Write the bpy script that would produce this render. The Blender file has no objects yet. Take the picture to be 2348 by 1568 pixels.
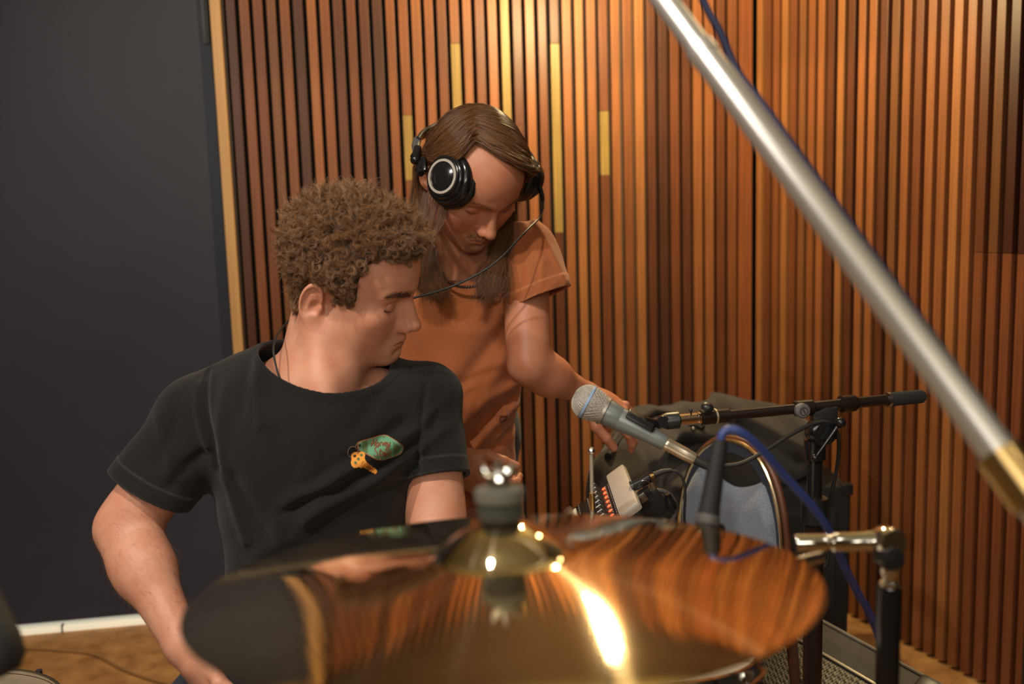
import bpy, bmesh, math, random
import numpy as np
from mathutils import Vector, Matrix
D = bpy.data
SC = bpy.context.scene
COL = SC.collection
rnd = random.Random(7)

# ---------------------------------------------------------------- camera
F_PX, PITCH, ROLL, CAM_H = 2251.64, 0.1371357, 0.0299631, 1.293432
cam_d = D.cameras.new('camera'); cam = D.objects.new('camera', cam_d); COL.objects.link(cam)
cam_d.sensor_fit = 'HORIZONTAL'; cam_d.sensor_width = 36.0
cam_d.lens = F_PX / 2348 * 36.0
cam_d.clip_start = 0.05; cam_d.clip_end = 50
cam.rotation_mode = 'XYZ'
_m = Matrix.Rotation(math.pi / 2 - PITCH, 4, 'X') @ Matrix.Rotation(-ROLL, 4, 'Z')
cam.matrix_world = Matrix.Translation((0, 0, CAM_H)) @ _m
cam_d.dof.use_dof = True
cam_d.dof.focus_distance = 1.66
cam_d.dof.aperture_fstop = 3.0
SC.camera = cam
CM = np.array(_m.to_3x3())            # camera axes in world: columns right, up, back

def P(px, py, d):
    """photograph pixel at depth d (metres along the lens axis) -> world point"""
    v = np.array([(px - 1174) / F_PX * d, -(py - 784) / F_PX * d, -d])
    return CM @ v + np.array([0, 0, CAM_H])

def S(x, y, z):
    """direction given as screen right, screen up, towards the camera -> world"""
    return CM @ np.array([x, y, z], float)

# ---------------------------------------------------------------- colour management, world
SC.view_settings.view_transform = 'Standard'
SC.view_settings.look = 'None'
SC.view_settings.gamma = 1.0
SC.view_settings.use_curve_mapping = False
SC.view_settings.exposure = 0.0
SC.cycles.use_denoising = True
SC.cycles.max_bounces = 8
SC.cycles.sample_clamp_indirect = 6.0
w = D.worlds.new('world'); SC.world = w; w.use_nodes = True
w.node_tree.nodes['Background'].inputs[0].default_value = (0.9, 0.8, 0.7, 1)
w.node_tree.nodes['Background'].inputs[1].default_value = 0.02

# ---------------------------------------------------------------- lights
def aim(o, target):
    d = Vector(target) - o.location
    o.rotation_euler = d.to_track_quat('-Z', 'Y').to_euler()

def spot(name, loc, target, power, col, size=0.04, angle=100, blend=0.6):
    l = D.lights.new(name, 'SPOT'); l.energy = power; l.color = col
    l.shadow_soft_size = size; l.spot_size = math.radians(angle); l.spot_blend = blend
    o = D.objects.new(name, l); COL.objects.link(o); o.location = loc; aim(o, target); return o

def area(name, loc, target, power, col, sx, sy):
    l = D.lights.new(name, 'AREA'); l.energy = power; l.color = col
    l.shape = 'RECTANGLE'; l.size = sx; l.size_y = sy
    o = D.objects.new(name, l); COL.objects.link(o); o.location = loc; aim(o, target); return o

WARM = (1.0, 0.74, 0.36)
NEUT = (1.0, 0.90, 0.80)
LAMPS = [  # hanging and ceiling lamps: bulb position, target, watts, colour, cone, emission of the bulb
    ((0.29, 2.62, 2.03), (0.40, 2.9, 1.0), 56, WARM, 150, 55),
    ((1.02, 2.45, 2.30), (1.08, 2.60, 1.0), 5.5, WARM, 140, 40),
    ((-1.30, 0.30, 2.50), (-0.62, 1.9, 1.05), 78, NEUT, 92, 60),
    ((-0.38, 0.48, 2.50), (-0.33, 1.36, 0.95), 64, NEUT, 66, 70),
    ((1.05, -0.20, 2.50), (0.88, 1.62, 0.80), 34, NEUT, 44, 60),  # extra lamp, added to highlight the boom arm and microphone stand
]
for i, (a, b, pw, c, ang, em) in enumerate(LAMPS):
    aa = np.array(a); dd = np.array(b) - aa; dd /= np.linalg.norm(dd)
    if i < 2:                                            # bare globes
        l = D.lights.new('globe_light', 'POINT'); l.energy = pw; l.color = c; l.shadow_soft_size = 0.03
        o = D.objects.new('globe_light', l); COL.objects.link(o); o.location = aa + dd * 0.065
    else: spot('ceiling_spot_light', aa + dd * 0.05, b, pw, c, 0.03, ang, 0.8)
area('room_fill_light', (-0.6, -1.2, 2.4), (0, 1.6, 1.0), 12, (1.0, 0.90, 0.80), 1.6, 1.2)
area('added_uplight', (0.0, -1.0, 1.7), (0.0, 0.3, 2.62), 20, (1.0, 0.92, 0.76), 1.4, 0.5)  # unseen light added to lift the ceiling and the ambient level

# ---------------------------------------------------------------- node helpers
def nt(name):
    m = D.materials.new(name); m.use_nodes = True
    return m, m.node_tree.nodes, m.node_tree.links, m.node_tree.nodes['Principled BSDF']

def mat(name, col, rough=0.5, metal=0.0, col2=None, scale=20.0, stretch=(1, 1, 1), bump=0.0, bscale=200.0, spec=0.5,
        sheen=0.0, sss=0.0, coat=0.0, emit=None, estr=0.0, trans=0.0, aniso=0.0, lo=0.35, hi=0.65, detail=4.0):
    m, N, L, b = nt(name)
    b.inputs['Base Color'].default_value = (*col, 1)
    b.inputs['Roughness'].default_value = rough
    b.inputs['Metallic'].default_value = metal
    b.inputs['Specular IOR Level'].default_value = spec
    if sheen: b.inputs['Sheen Weight'].default_value = sheen; b.inputs['Sheen Roughness'].default_value = 0.5
    if coat: b.inputs['Coat Weight'].default_value = coat; b.inputs['Coat Roughness'].default_value = 0.15
    if trans: b.inputs['Transmission Weight'].default_value = trans
    if sss:
        b.inputs['Subsurface Weight'].default_value = sss
        b.inputs['Subsurface Radius'].default_value = (1.0, 0.35, 0.2)
        b.inputs['Subsurface Scale'].default_value = 0.01
    if emit: b.inputs['Emission Color'].default_value = (*emit, 1); b.inputs['Emission Strength'].default_value = estr
    tc = N.new('ShaderNodeTexCoord')
    if col2 is not None:
        mp = N.new('ShaderNodeMapping'); mp.inputs['Scale'].default_value = stretch
        n = N.new('ShaderNodeTexNoise'); n.inputs['Scale'].default_value = scale; n.inputs['Detail'].default_value = detail
        r = N.new('ShaderNodeValToRGB')
        r.color_ramp.elements[0].position = lo; r.color_ramp.elements[1].position = hi
        r.color_ramp.elements[0].color = (*col, 1); r.color_ramp.elements[1].color = (*col2, 1)
        L.new(tc.outputs['Object'], mp.inputs[0]); L.new(mp.outputs[0], n.inputs['Vector'])
        L.new(n.outputs['Fac'], r.inputs[0]); L.new(r.outputs[0], b.inputs['Base Color'])
    if bump:
        n = N.new('ShaderNodeTexNoise'); n.inputs['Scale'].default_value = bscale; n.inputs['Detail'].default_value = 3
        u = N.new('ShaderNodeBump'); u.inputs['Strength'].default_value = bump; u.inputs['Distance'].default_value = 0.002
        L.new(tc.outputs['Object'], n.inputs['Vector']); L.new(n.outputs['Fac'], u.inputs['Height'])
        L.new(u.outputs[0], b.inputs['Normal'])
    return m

def wood_mat(name):
    """slat wood: tint from a per-object attribute 'tint' plus long grain"""
    m, N, L, b = nt(name)
    at = N.new('ShaderNodeAttribute'); at.attribute_type = 'OBJECT'; at.attribute_name = 'tint'
    tc = N.new('ShaderNodeTexCoord')
    mp = N.new('ShaderNodeMapping'); mp.inputs['Scale'].default_value = (60, 60, 1.6)
    n = N.new('ShaderNodeTexNoise'); n.inputs['Scale'].default_value = 2.0; n.inputs['Detail'].default_value = 5
    n2 = N.new('ShaderNodeTexNoise'); n2.inputs['Scale'].default_value = 2.3; n2.inputs['Detail'].default_value = 2
    r = N.new('ShaderNodeMapRange'); r.inputs['From Min'].default_value = 0.3; r.inputs['From Max'].default_value = 0.7
    r.inputs['To Min'].default_value = 0.78; r.inputs['To Max'].default_value = 1.18
    r2 = N.new('ShaderNodeMapRange'); r2.inputs['From Min'].default_value = 0.35; r2.inputs['From Max'].default_value = 0.65
    r2.inputs['To Min'].default_value = 0.86; r2.inputs['To Max'].default_value = 1.12
    mu = N.new('ShaderNodeMath'); mu.operation = 'MULTIPLY'
    mx = N.new('ShaderNodeVectorMath'); mx.operation = 'SCALE'
    L.new(tc.outputs['Object'], mp.inputs[0]); L.new(mp.outputs[0], n.inputs['Vector']); L.new(tc.outputs['Object'], n2.inputs['Vector'])
    L.new(n.outputs['Fac'], r.inputs[0]); L.new(n2.outputs['Fac'], r2.inputs[0])
    L.new(r.outputs[0], mu.inputs[0]); L.new(r2.outputs[0], mu.inputs[1])
    L.new(at.outputs['Color'], mx.inputs[0]); L.new(mu.outputs[0], mx.inputs['Scale'])
    L.new(mx.outputs[0], b.inputs['Base Color'])
    b.inputs['Roughness'].default_value = 0.42; b.inputs['Specular IOR Level'].default_value = 0.35
    return m

# ---------------------------------------------------------------- mesh helpers
class MB:
    def __init__(s): s.v = []; s.f = []; s.n = 0
    def add(s, v, f):
        s.v.extend([tuple(map(float, a)) for a in v]); s.f.extend([tuple(int(i) + s.n for i in a) for a in f]); s.n = len(s.v); return s
    def box(s, c, dim, M=None, bev=0.0):
        """box with optionally chamfered edges; M = 3x3 columns local axes"""
        bm = bmesh.new(); bmesh.ops.create_cube(bm, size=1.0)
        for v in bm.verts: v.co = Vector((v.co.x * dim[0], v.co.y * dim[1], v.co.z * dim[2]))
        if bev > 0: bmesh.ops.bevel(bm, geom=list(bm.edges), offset=bev, segments=2, affect='EDGES', profile=0.6)
        bm.verts.index_update()
        V = np.array([v.co for v in bm.verts]); Fc = [[v.index for v in f.verts] for f in bm.faces]; bm.free()
        if M is not None: V = V @ np.array(M).T
        return s.add(V + np.array(c), Fc)
    def tube(s, pts, r, n=12, caps=True, closed=False):
        pts = np.array(pts, float); m = len(pts)
        r = np.full(m, r) if np.isscalar(r) else np.array(r, float)
        T = np.gradient(pts, axis=0) if not closed else np.roll(pts, -1, 0) - np.roll(pts, 1, 0)
        T /= np.linalg.norm(T, axis=1)[:, None] + 1e-12
        a = np.array([0, 0, 1.0]) if abs(T[0][2]) < 0.9 else np.array([1.0, 0, 0])
        V = []; t = np.linspace(0, 2 * np.pi, n, endpoint=False)
        a = a - a.dot(T[0]) * T[0]; a /= np.linalg.norm(a)
        for i in range(m):
            a = a - a.dot(T[i]) * T[i]; a /= np.linalg.norm(a) + 1e-12
            b = np.cross(T[i], a)
            V.append(pts[i] + r[i] * (np.cos(t)[:, None] * a + np.sin(t)[:, None] * b))
        Fc = []
        for i in range(m if closed else m - 1):
            j = (i + 1) % m
            for k in range(n): Fc.append((i * n + k, i * n + (k + 1) % n, j * n + (k + 1) % n, j * n + k))
        V = np.concatenate(V)
        if caps and not closed: Fc += [tuple(range(n))[::-1], tuple((m - 1) * n + k for k in range(n))]
        return s.add(V, Fc)
    def lathe(s, prof, o, axis, n=32, closed=False):
        """prof = [(radius, height)], revolved about axis through o"""
        ax = np.array(axis, float); ax /= np.linalg.norm(ax)
        a = np.cross(ax, [0, 0, 1.0]);
        if np.linalg.norm(a) < 1e-3: a = np.array([1.0, 0, 0])
        a /= np.linalg.norm(a); b = np.cross(ax, a)
        t = np.linspace(0, 2 * np.pi, n, endpoint=False); V = []; Fc = []
        for (r, h) in prof: V.append(np.array(o) + h * ax + max(r, 1e-5) * (np.cos(t)[:, None] * a + np.sin(t)[:, None] * b))
        m = len(prof)
        for i in range(m if closed else m - 1):
            j = (i + 1) % m
            for k in range(n): Fc.append((i * n + k, i * n + (k + 1) % n, j * n + (k + 1) % n, j * n + k))
        return s.add(np.concatenate(V), Fc)
    def sphere(s, c, r, n=16, M=None):
        pr = [(math.sin(t), -math.cos(t)) for t in np.linspace(0.001, math.pi - 0.001, n // 2 + 1)]
        q = MB().lathe(pr, (0, 0, 0), (0, 0, 1), n); V = np.array(q.v) * np.array(r)
        if M is not None: V = V @ np.array(M).T
        return s.add(V + np.array(c), q.f)
    def mesh(s, name, off=(0, 0, 0)):
        me = D.meshes.new(name); me.from_pydata([tuple(np.array(v) - np.array(off)) for v in s.v], [], s.f); me.update()
        bm = bmesh.new(); bm.from_mesh(me); bmesh.ops.recalc_face_normals(bm, faces=bm.faces); bm.to_mesh(me); bm.free()
        return me

def smooth(me, ang=40):
    me.polygons.foreach_set('use_smooth', [True] * len(me.polygons)); me.set_sharp_from_angle(angle=math.radians(ang))

ORG = {}
def thing(name, label, cat, loc, group=None):
    o = D.objects.new(name, None); COL.objects.link(o); o.location = Vector(loc); o.empty_display_size = 0.05
    o['label'] = label; o['category'] = cat
    if group: o['group'] = group
    ORG[o] = np.array(loc, float); return o

def part(name, mb, m, parent=None, sm=True, label=None, ang=40, kind=None, tint=None):
    """link a mesh given in world coordinates as a child of parent"""
    off = ORG.get(parent, np.zeros(3)) if parent is not None else np.zeros(3)
    me = mb.mesh(name, off) if isinstance(mb, MB) else mb
    if m is not None: me.materials.append(m)
    if sm: smooth(me, ang)
    o = D.objects.new(name, me); COL.objects.link(o)
    if parent is not None: o.parent = parent
    ORG[o] = off
    if label: o['label'] = label
    if kind: o['kind'] = kind
    if tint is not None: o['tint'] = [float(c) for c in tint]
    return o

def tag(o, label, cat, group=None):
    o['label'] = label; o['category'] = cat
    if group: o['group'] = group
    return o

def spline(pts, n=8):
    """Catmull-Rom through points"""
    p = np.array(pts, float); p = np.vstack([2 * p[0] - p[1], p, 2 * p[-1] - p[-2]]); out = []
    for i in range(1, len(p) - 2):
        for t in np.linspace(0, 1, n, endpoint=False):
            out.append(0.5 * ((2 * p[i]) + (-p[i - 1] + p[i + 1]) * t + (2 * p[i - 1] - 5 * p[i] + 4 * p[i + 1] - p[i + 2]) * t * t
                              + (-p[i - 1] + 3 * p[i] - 3 * p[i + 1] + p[i + 2]) * t ** 3))
    out.append(p[-2]); return np.array(out)

def frame(z, x=(1, 0, 0)):
    z = np.array(z, float); z /= np.linalg.norm(z); x = np.array(x, float); x = x - x.dot(z) * z; x /= np.linalg.norm(x)
    return np.stack([x, np.cross(z, x), z], 1)
# ================================================================ materials
M_WOOD = wood_mat('slat_wood')
M_BACK = mat('wall_felt_black', (0.012, 0.011, 0.010), 0.9)
M_BACK_LIT = mat('wall_felt_lit', (0.075, 0.068, 0.055), 0.9)
M_NAVY = mat('door_navy_paint', (0.034, 0.038, 0.060), 0.5, col2=(0.040, 0.044, 0.068), scale=3, bump=0.25, bscale=260, spec=0.3)
M_OAK = mat('oak_trim', (0.52, 0.29, 0.11), 0.45, col2=(0.60, 0.36, 0.15), scale=3, stretch=(30, 30, 1))
M_FLOOR = mat('mottled_floor', (0.32, 0.15, 0.05), 0.5, col2=(0.56, 0.30, 0.11), scale=16, detail=8, bump=0.2, bscale=90, lo=0.3, hi=0.68)
M_CEIL = mat('olive_plaster', (0.33, 0.31, 0.20), 0.8, col2=(0.38, 0.36, 0.24), scale=2)
M_ROOMW = mat('room_wall_plaster', (0.20, 0.17, 0.12), 0.8, col2=(0.24, 0.20, 0.15), scale=2)
M_TRIMD = mat('dark_stained_trim', (0.03, 0.014, 0.008), 0.5)
M_WHITE_GLOW = mat('threshold_cream_glow', (0.85, 0.80, 0.62), 0.5, emit=(1.0, 0.93, 0.72), estr=0.45)  # cream sill board with a painted-in glow, not a lamp
M_CHROME = mat('chrome', (0.80, 0.79, 0.76), 0.09, 1.0)
M_CHROMED = mat('satin_chrome', (0.66, 0.65, 0.62), 0.24, 1.0)
M_STEEL = mat('grey_steel', (0.42, 0.41, 0.39), 0.3, 1.0)
M_BLK = mat('black_plastic', (0.012, 0.012, 0.013), 0.38)
M_BLKM = mat('black_matte', (0.010, 0.010, 0.010), 0.7)
M_BLKG = mat('black_gloss', (0.010, 0.010, 0.011), 0.16)
M_BLKMET = mat('black_brown_enamel', (0.022, 0.014, 0.011), 0.32, 0.3)
M_RUBBER = mat('black_rubber', (0.018, 0.017, 0.016), 0.55)
M_FOAM = mat('grip_foam', (0.022, 0.023, 0.024), 0.9, bump=0.6, bscale=900)
M_FELT = mat('grey_felt', (0.055, 0.055, 0.048), 0.95, bump=0.5, bscale=700)
M_GOLD = mat('brass', (0.75, 0.52, 0.22), 0.22, 1.0)

# ================================================================ the room
XA, YA, TA = -0.84267, 3.081256, 0.160900
SA_END = 1.69760583
XC, YC = XA + SA_END * math.cos(TA), YA + SA_END * math.sin(TA)
TB, PB = -1.17218103, 0.04288351
CEIL_Z = 2.62; SLAT_TOP = 2.30
dA = np.array([math.cos(TA), math.sin(TA), 0]); nA = np.array([math.sin(TA), -math.cos(TA), 0])   # n towards the room
dB = np.array([math.cos(TB), math.sin(TB), 0]); nB = np.array([math.sin(TB), -math.cos(TB), 0])
def WA(s, z, off=0.0): return np.array([XA, YA, 0]) + s * dA + off * nA + np.array([0, 0, z])
def WB(s, z, off=0.0): return np.array([XC, YC, 0]) + s * dB + off * nB + np.array([0, 0, z])
MA = np.stack([dA, -nA, np.array([0, 0, 1.0])], 1)
MBx = np.stack([dB, -nB, np.array([0, 0, 1.0])], 1)

def struct(name, mb, m, sm=False, parent=None):
    o = part(name, mb, m, parent, sm)
    if parent is None: o['kind'] = 'structure'
    return o

DEP = 0.030
X0, X1, Y0 = -2.6, 1.95, -2.4
fl = struct('floor', MB().box((-.3, .6, -0.05), (5.6, 7.4, 0.1)), M_FLOOR)
cl = struct('ceiling', MB().box((-.3, .6, CEIL_Z + 0.05), (5.6, 7.4, 0.1)), M_CEIL)
# back wall: felt backing of the slats, door beside it
wb = MB().box(WA((SA_END) / 2, SLAT_TOP / 2, -DEP - 0.02), (SA_END + 0.02, 0.04, SLAT_TOP), MA)
wall_back = struct('wall_back', wb, M_BACK)
wg = MB().box(WA(1.46, SLAT_TOP / 2, -DEP + 0.0005), (0.49, 0.002, SLAT_TOP - 0.004), MA)  # second backing in paler grey: lamplight in the gaps put into its colour
struct('lit_backing_panel', wg, M_BACK_LIT, parent=wall_back)['label'] = 'backing behind the slats by the corner, coloured paler as if lamplit'
up = MB().box(WA(-0.3, (SLAT_TOP + CEIL_Z) / 2, -0.02), (4.3, 0.10, CEIL_Z - SLAT_TOP), MA)
M_BAND = mat('dark_brown_band', (0.045, 0.022, 0.012), 0.6)
struct('upper_wall_band', up, M_BAND, parent=wall_back)
struct('top_rail', MB().box(WA(0.86, SLAT_TOP - 0.03, 0.012), (1.66, 0.03, 0.09), MA, 0.004), M_TRIMD, parent=wall_back)
wall_right = struct('wall_right', MB().box(WB(0.56, SLAT_TOP / 2, -DEP - 0.02), (1.22, 0.04, SLAT_TOP), MBx), M_BACK)
struct('upper_wall_band', MB().box(WB(1.8, (SLAT_TOP + CEIL_Z) / 2, -0.02), (3.7, 0.10, CEIL_Z - SLAT_TOP), MBx), M_BAND, parent=wall_right)
struct('top_rail', MB().box(WB(0.57, SLAT_TOP - 0.03, 0.012), (1.08, 0.03, 0.09), MBx, 0.004), M_TRIMD, parent=wall_right)
# wall going on past the slats to the right, towards and beyond the camera
struct('end_panel', MB().box(WB(2.53, SLAT_TOP / 2, -0.01), (2.82, 0.06, SLAT_TOP), MBx), mat('dark_panel', (0.016, 0.012, 0.010), 0.7), parent=wall_right)
struct('wall_left', MB().box((-2.62, 0.2, CEIL_Z / 2), (0.06, 5.6, CEIL_Z)), M_ROOMW)
struct('wall_front', MB().box((-.2, -2.45, CEIL_Z / 2), (5.4, 0.06, CEIL_Z)), M_ROOMW)
struct('wall_side', MB().box((2.30, -1.2, CEIL_Z / 2), (0.06, 2.7, CEIL_Z)), M_ROOMW)

TINTS = [(0.225, 0.078, 0.028), (0.165, 0.055, 0.022), (0.28, 0.103, 0.036), (0.115, 0.039, 0.018), (0.190, 0.076, 0.028),
         (0.080, 0.030, 0.016), (0.245, 0.086, 0.030), (0.35, 0.142, 0.048)]
def tint(seed):
    r = random.Random(seed * 7919 + 13); c = TINTS[r.randrange(len(TINTS))]; k = r.uniform(0.85, 1.15)
    return [c[0] * k, c[1] * k * r.uniform(0.94, 1.06), c[2] * k]
GOLD_T = (0.31, 0.205, 0.060)
_slat_cache = {}
def slat(Wf, M, s, w, z0, z1, parent, tn, proud=0.0, name='slat'):
    key = (round(w, 4), round(z1 - z0, 3))
    if key not in _slat_cache:
        _slat_cache[key] = MB().box((0, 0, 0), (w, DEP, z1 - z0), None, 0.0012).mesh(name)
        _slat_cache[key].materials.append(M_WOOD)
    o = D.objects.new(name, _slat_cache[key]); COL.objects.link(o); o.parent = parent
    c = Wf(s, (z0 + z1) / 2, -DEP / 2 + proud)
    o.matrix_world = Matrix.Translation(Vector(c)) @ Matrix(M.tolist()).to_4x4()
    o['tint'] = [float(x) for x in tn]
    return o
PA, GAP = 0.0400, 0.0132
INS = {13: [(1.385, 1.588)], 17: [(1.42, 1.807)], 21: [(1.30, 2.30)], 25: [(1.203, 1.806)], 29: [(1.385, 1.592)]}
# measured shade of the slats along the back wall, left to right (index into TINTS)
SEQ_A = [5, 0, 1, 4, 0, 5, 2, 0, 3, 1, 3, 5, 0, 0, 2, 0, 1, 0, 2, 1, 2, 7, 3, 2, 1, 3, 2, 7, 2, 1, 2, 0, 7, 3, 5, 1, 3, 2, 2, 1, 0]
for i in range(41):
    s = PA * i + PA / 2 + 0.001; wv = PA - GAP + (0.001 if i % 3 else -0.001)
    base = TINTS[SEQ_A[i]]; r = random.Random(i); k = r.uniform(0.92, 1.08); t = [c * k for c in base]
    cuts = INS.get(i)
    pr = r.uniform(-0.001, 0.001)
    if cuts:
        z0, z1 = cuts[0]
        slat(WA, MA, s, wv, 0.012, z0 - 0.0006, wall_back, t, pr)
        slat(WA, MA, s, wv, z0 + 0.0006, z1 - 0.0006, wall_back, GOLD_T, pr + 0.0015)
        if z1 < 2.29: slat(WA, MA, s, wv, z1 + 0.0006, SLAT_TOP, wall_back, t, pr)
    else:
        slat(WA, MA, s, wv, 0.012, SLAT_TOP, wall_back, t, pr)
slat(WA, MA, 1.667, 0.046, 0.012, SLAT_TOP, wall_back, (0.27, 0.085, 0.03))
SEQ_B = [7, 1, 0, 7, 1, 4, 0, 2, 3, 7, 3, 2, 2, 3, 4, 2, 1, 2, 2, 7, 2, 1, 4, 5, 1, 0]
for i in range(26):
    s = PB * i + PB / 2 + 0.004; wv = PB - 0.0165
    base = TINTS[SEQ_B[i]]; r = random.Random(i + 99); k = r.uniform(0.9, 1.05); t = [c * k for c in base]
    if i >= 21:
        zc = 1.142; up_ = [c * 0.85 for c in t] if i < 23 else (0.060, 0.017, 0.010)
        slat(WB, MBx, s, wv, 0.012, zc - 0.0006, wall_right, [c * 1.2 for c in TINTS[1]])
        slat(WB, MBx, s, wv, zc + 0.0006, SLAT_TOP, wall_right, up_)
    else:
        slat(WB, MBx, s, wv, 0.012, SLAT_TOP, wall_right, t)
# oak edge strip + dark reveal + door
struct('trim_1', MB().box(WA(-0.0215, SLAT_TOP / 2, 0.004), (0.030, 0.045, SLAT_TOP), MA, 0.002), M_OAK)
struct('trim_2', MB().box(WA(-0.0025, SLAT_TOP / 2, -0.006), (0.008, 0.03, SLAT_TOP), MA), M_TRIMD)
door = struct('door_1', MB().box(WA(-1.00, SLAT_TOP / 2 + 0.022, -0.02), (1.92, 0.05, SLAT_TOP - 0.02), MA, 0.002), M_NAVY)
struct('door_edge', MB().box(WA(-0.0390, SLAT_TOP / 2, -0.02), (0.004, 0.05, SLAT_TOP), MA), M_BLKM, parent=door)
struct('trim_5', MB().box(WA(-0.99, SLAT_TOP - 0.012, 0.006), (1.95, 0.045, 0.030), MA, 0.002), M_OAK)
hg = MB().box(WA(-0.056, 1.90, 0.006), (0.018, 0.012, 0.19), MA, 0.003)
hg.tube([WA(-0.047, 1.81, 0.012), WA(-0.047, 1.995, 0.012)], 0.006, 10)
part('hinge', hg, mat('dull_hinge_steel', (0.06, 0.06, 0.06), 0.5, 0.3), door, label='grey steel hinge at the door edge')
th = MB().box(WA(-0.925, 0.006, -0.008), (1.75, 0.05, 0.022), MA, 0.003)
struct('trim_3', th, M_WHITE_GLOW)
struct('trim_4', MB().box(WA(-0.62, 0.008, 0.012), (0.004, 0.02, 0.030), MA), M_BLKM)

# lamps on the ceiling
LL = ['black ceiling spot lamp hanging close to the slatted back wall', 'black ceiling spot lamp by the right slatted wall',
      'black ceiling spot lamp over the left side of the room', 'black ceiling spot lamp above the front of the drum kit', 'black spot lamp added over the right front to brighten the stands']
for i, (a, b, pw, c, ang, em) in enumerate(LAMPS):
    bulb = mat('lamp_bulb', (1, 0.9, 0.7), 0.3, emit=(1.0, 0.86, 0.62) if i < 2 else (1.0, 0.92, 0.80), estr=em)
    a = np.array(a); dr = np.array(b) - a; dr /= np.linalg.norm(dr)
    t = thing('ceiling_lamp', LL[i], 'lamp', (a[0], a[1], CEIL_Z), 'spot lamps on the ceiling')
    part('lamp_housing', MB().lathe([(0.0, -0.12), (0.030, -0.12), (0.040, -0.10), (0.044, -0.03), (0.040, -0.03), (0.036, -0.09), (0.0, -0.10)], a, dr, 24), M_BLKM, t)
    part('bulb', MB().sphere(a, 0.030, 20), bulb, t)
    part('stem', MB().tube([a - dr * 0.118, (a[0], a[1], a[2] + 0.16), (a[0], a[1], CEIL_Z + 0.001)] if CEIL_Z - a[2] > 0.2 else [a - dr * 0.11, (a[0], a[1], CEIL_Z + 0.001)], 0.007, 8), M_BLKM, t)
# ================================================================ crash cymbal on its boom stand
CY_C = np.array([-0.0116272, 0.71084171, 1.01255858]); CY_N = np.array([-0.01771617, 0.09767106, 1.0]); CY_N /= np.linalg.norm(CY_N); CY_R = 0.2325
def cymbal_mat():
    m, N, L, b = nt('lathed_bronze')
    b.inputs['Metallic'].default_value = 1.0
    tc = N.new('ShaderNodeTexCoord')
    sx = N.new('ShaderNodeSeparateXYZ'); L.new(tc.outputs['Object'], sx.inputs[0])
    cx = N.new('ShaderNodeCombineXYZ'); L.new(sx.outputs[0], cx.inputs[0]); L.new(sx.outputs[1], cx.inputs[1])
    ln = N.new('ShaderNodeVectorMath'); ln.operation = 'LENGTH'; L.new(cx.outputs[0], ln.inputs[0])
    # concentric lathe lines: tone and relief depend on the radius
    w1 = N.new('ShaderNodeTexNoise'); w1.noise_dimensions = '1D'; w1.inputs['Scale'].default_value = 420; w1.inputs['Detail'].default_value = 3
    L.new(ln.outputs['Value'], w1.inputs['W'])
    n2 = N.new('ShaderNodeTexNoise'); n2.inputs['Scale'].default_value = 9; n2.inputs['Detail'].default_value = 5
    L.new(tc.outputs['Object'], n2.inputs['Vector'])
    r = N.new('ShaderNodeValToRGB'); r.color_ramp.elements[0].color = (0.66, 0.53, 0.34, 1); r.color_ramp.elements[1].color = (0.86, 0.74, 0.52, 1)
    r.color_ramp.elements[0].position = 0.3; r.color_ramp.elements[1].position = 0.7
    L.new(n2.outputs['Fac'], r.inputs[0]); L.new(r.outputs[0], b.inputs['Base Color'])
    u = N.new('ShaderNodeBump'); u.inputs['Strength'].default_value = 0.05; u.inputs['Distance'].default_value = 0.0006
    L.new(w1.outputs['Fac'], u.inputs['Height']); L.new(u.outputs[0], b.inputs['Normal'])
    b.inputs['Roughness'].default_value = 0.045
    b.inputs['Anisotropic'].default_value = 0.0
    tg = N.new('ShaderNodeTangent'); tg.direction_type = 'RADIAL'; tg.axis = 'Z'
    b2 = N.new('ShaderNodeBsdfAnisotropic'); b2.inputs['Roughness'].default_value = 0.22; b2.inputs['Anisotropy'].default_value = 0.80
    L.new(r.outputs[0], b2.inputs['Color']); L.new(tg.outputs[0], b2.inputs['Tangent'])
    mx = N.new('ShaderNodeMixShader'); mx.inputs[0].default_value = 0.035
    out = N['Material Output']; L.new(b.outputs[0], mx.inputs[1]); L.new(b2.outputs[0], mx.inputs[2]); L.new(mx.outputs[0], out.inputs['Surface'])
    return m
M_CYM = cymbal_mat()
def cym_prof():
    o = []
    for i in range(14):                                   # bell
        t = i / 13; r = 0.006 + t * 0.046; o.append((r, 0.046 - 0.024 * (t ** 2.2)))
    for i in range(1, 26):                                # bow
        t = i / 25; r = 0.052 + t * (CY_R - 0.052); o.append((r, 0.0215 * (1 - t) ** 0.9 * (1 - 0.15 * t) + 0.0005))
    return o
pr = cym_prof()
cy = MB().lathe(pr + [(CY_R, -0.0008)] + [(r, h - 0.0012) for r, h in pr[::-1]], (0, 0, 0), (0, 0, 1), 128)
me = cy.mesh('crash_cymbal'); me.materials.append(M_CYM); smooth(me, 50)
cymo = D.objects.new('crash_cymbal', me); COL.objects.link(cymo)
cymo.matrix_world = Matrix.Translation(Vector(CY_C)) @ Matrix(frame(CY_N).tolist()).to_4x4()
tag(cymo, 'large out-of-focus bronze cymbal tilted in front of the seated man', 'cymbal')

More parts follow.
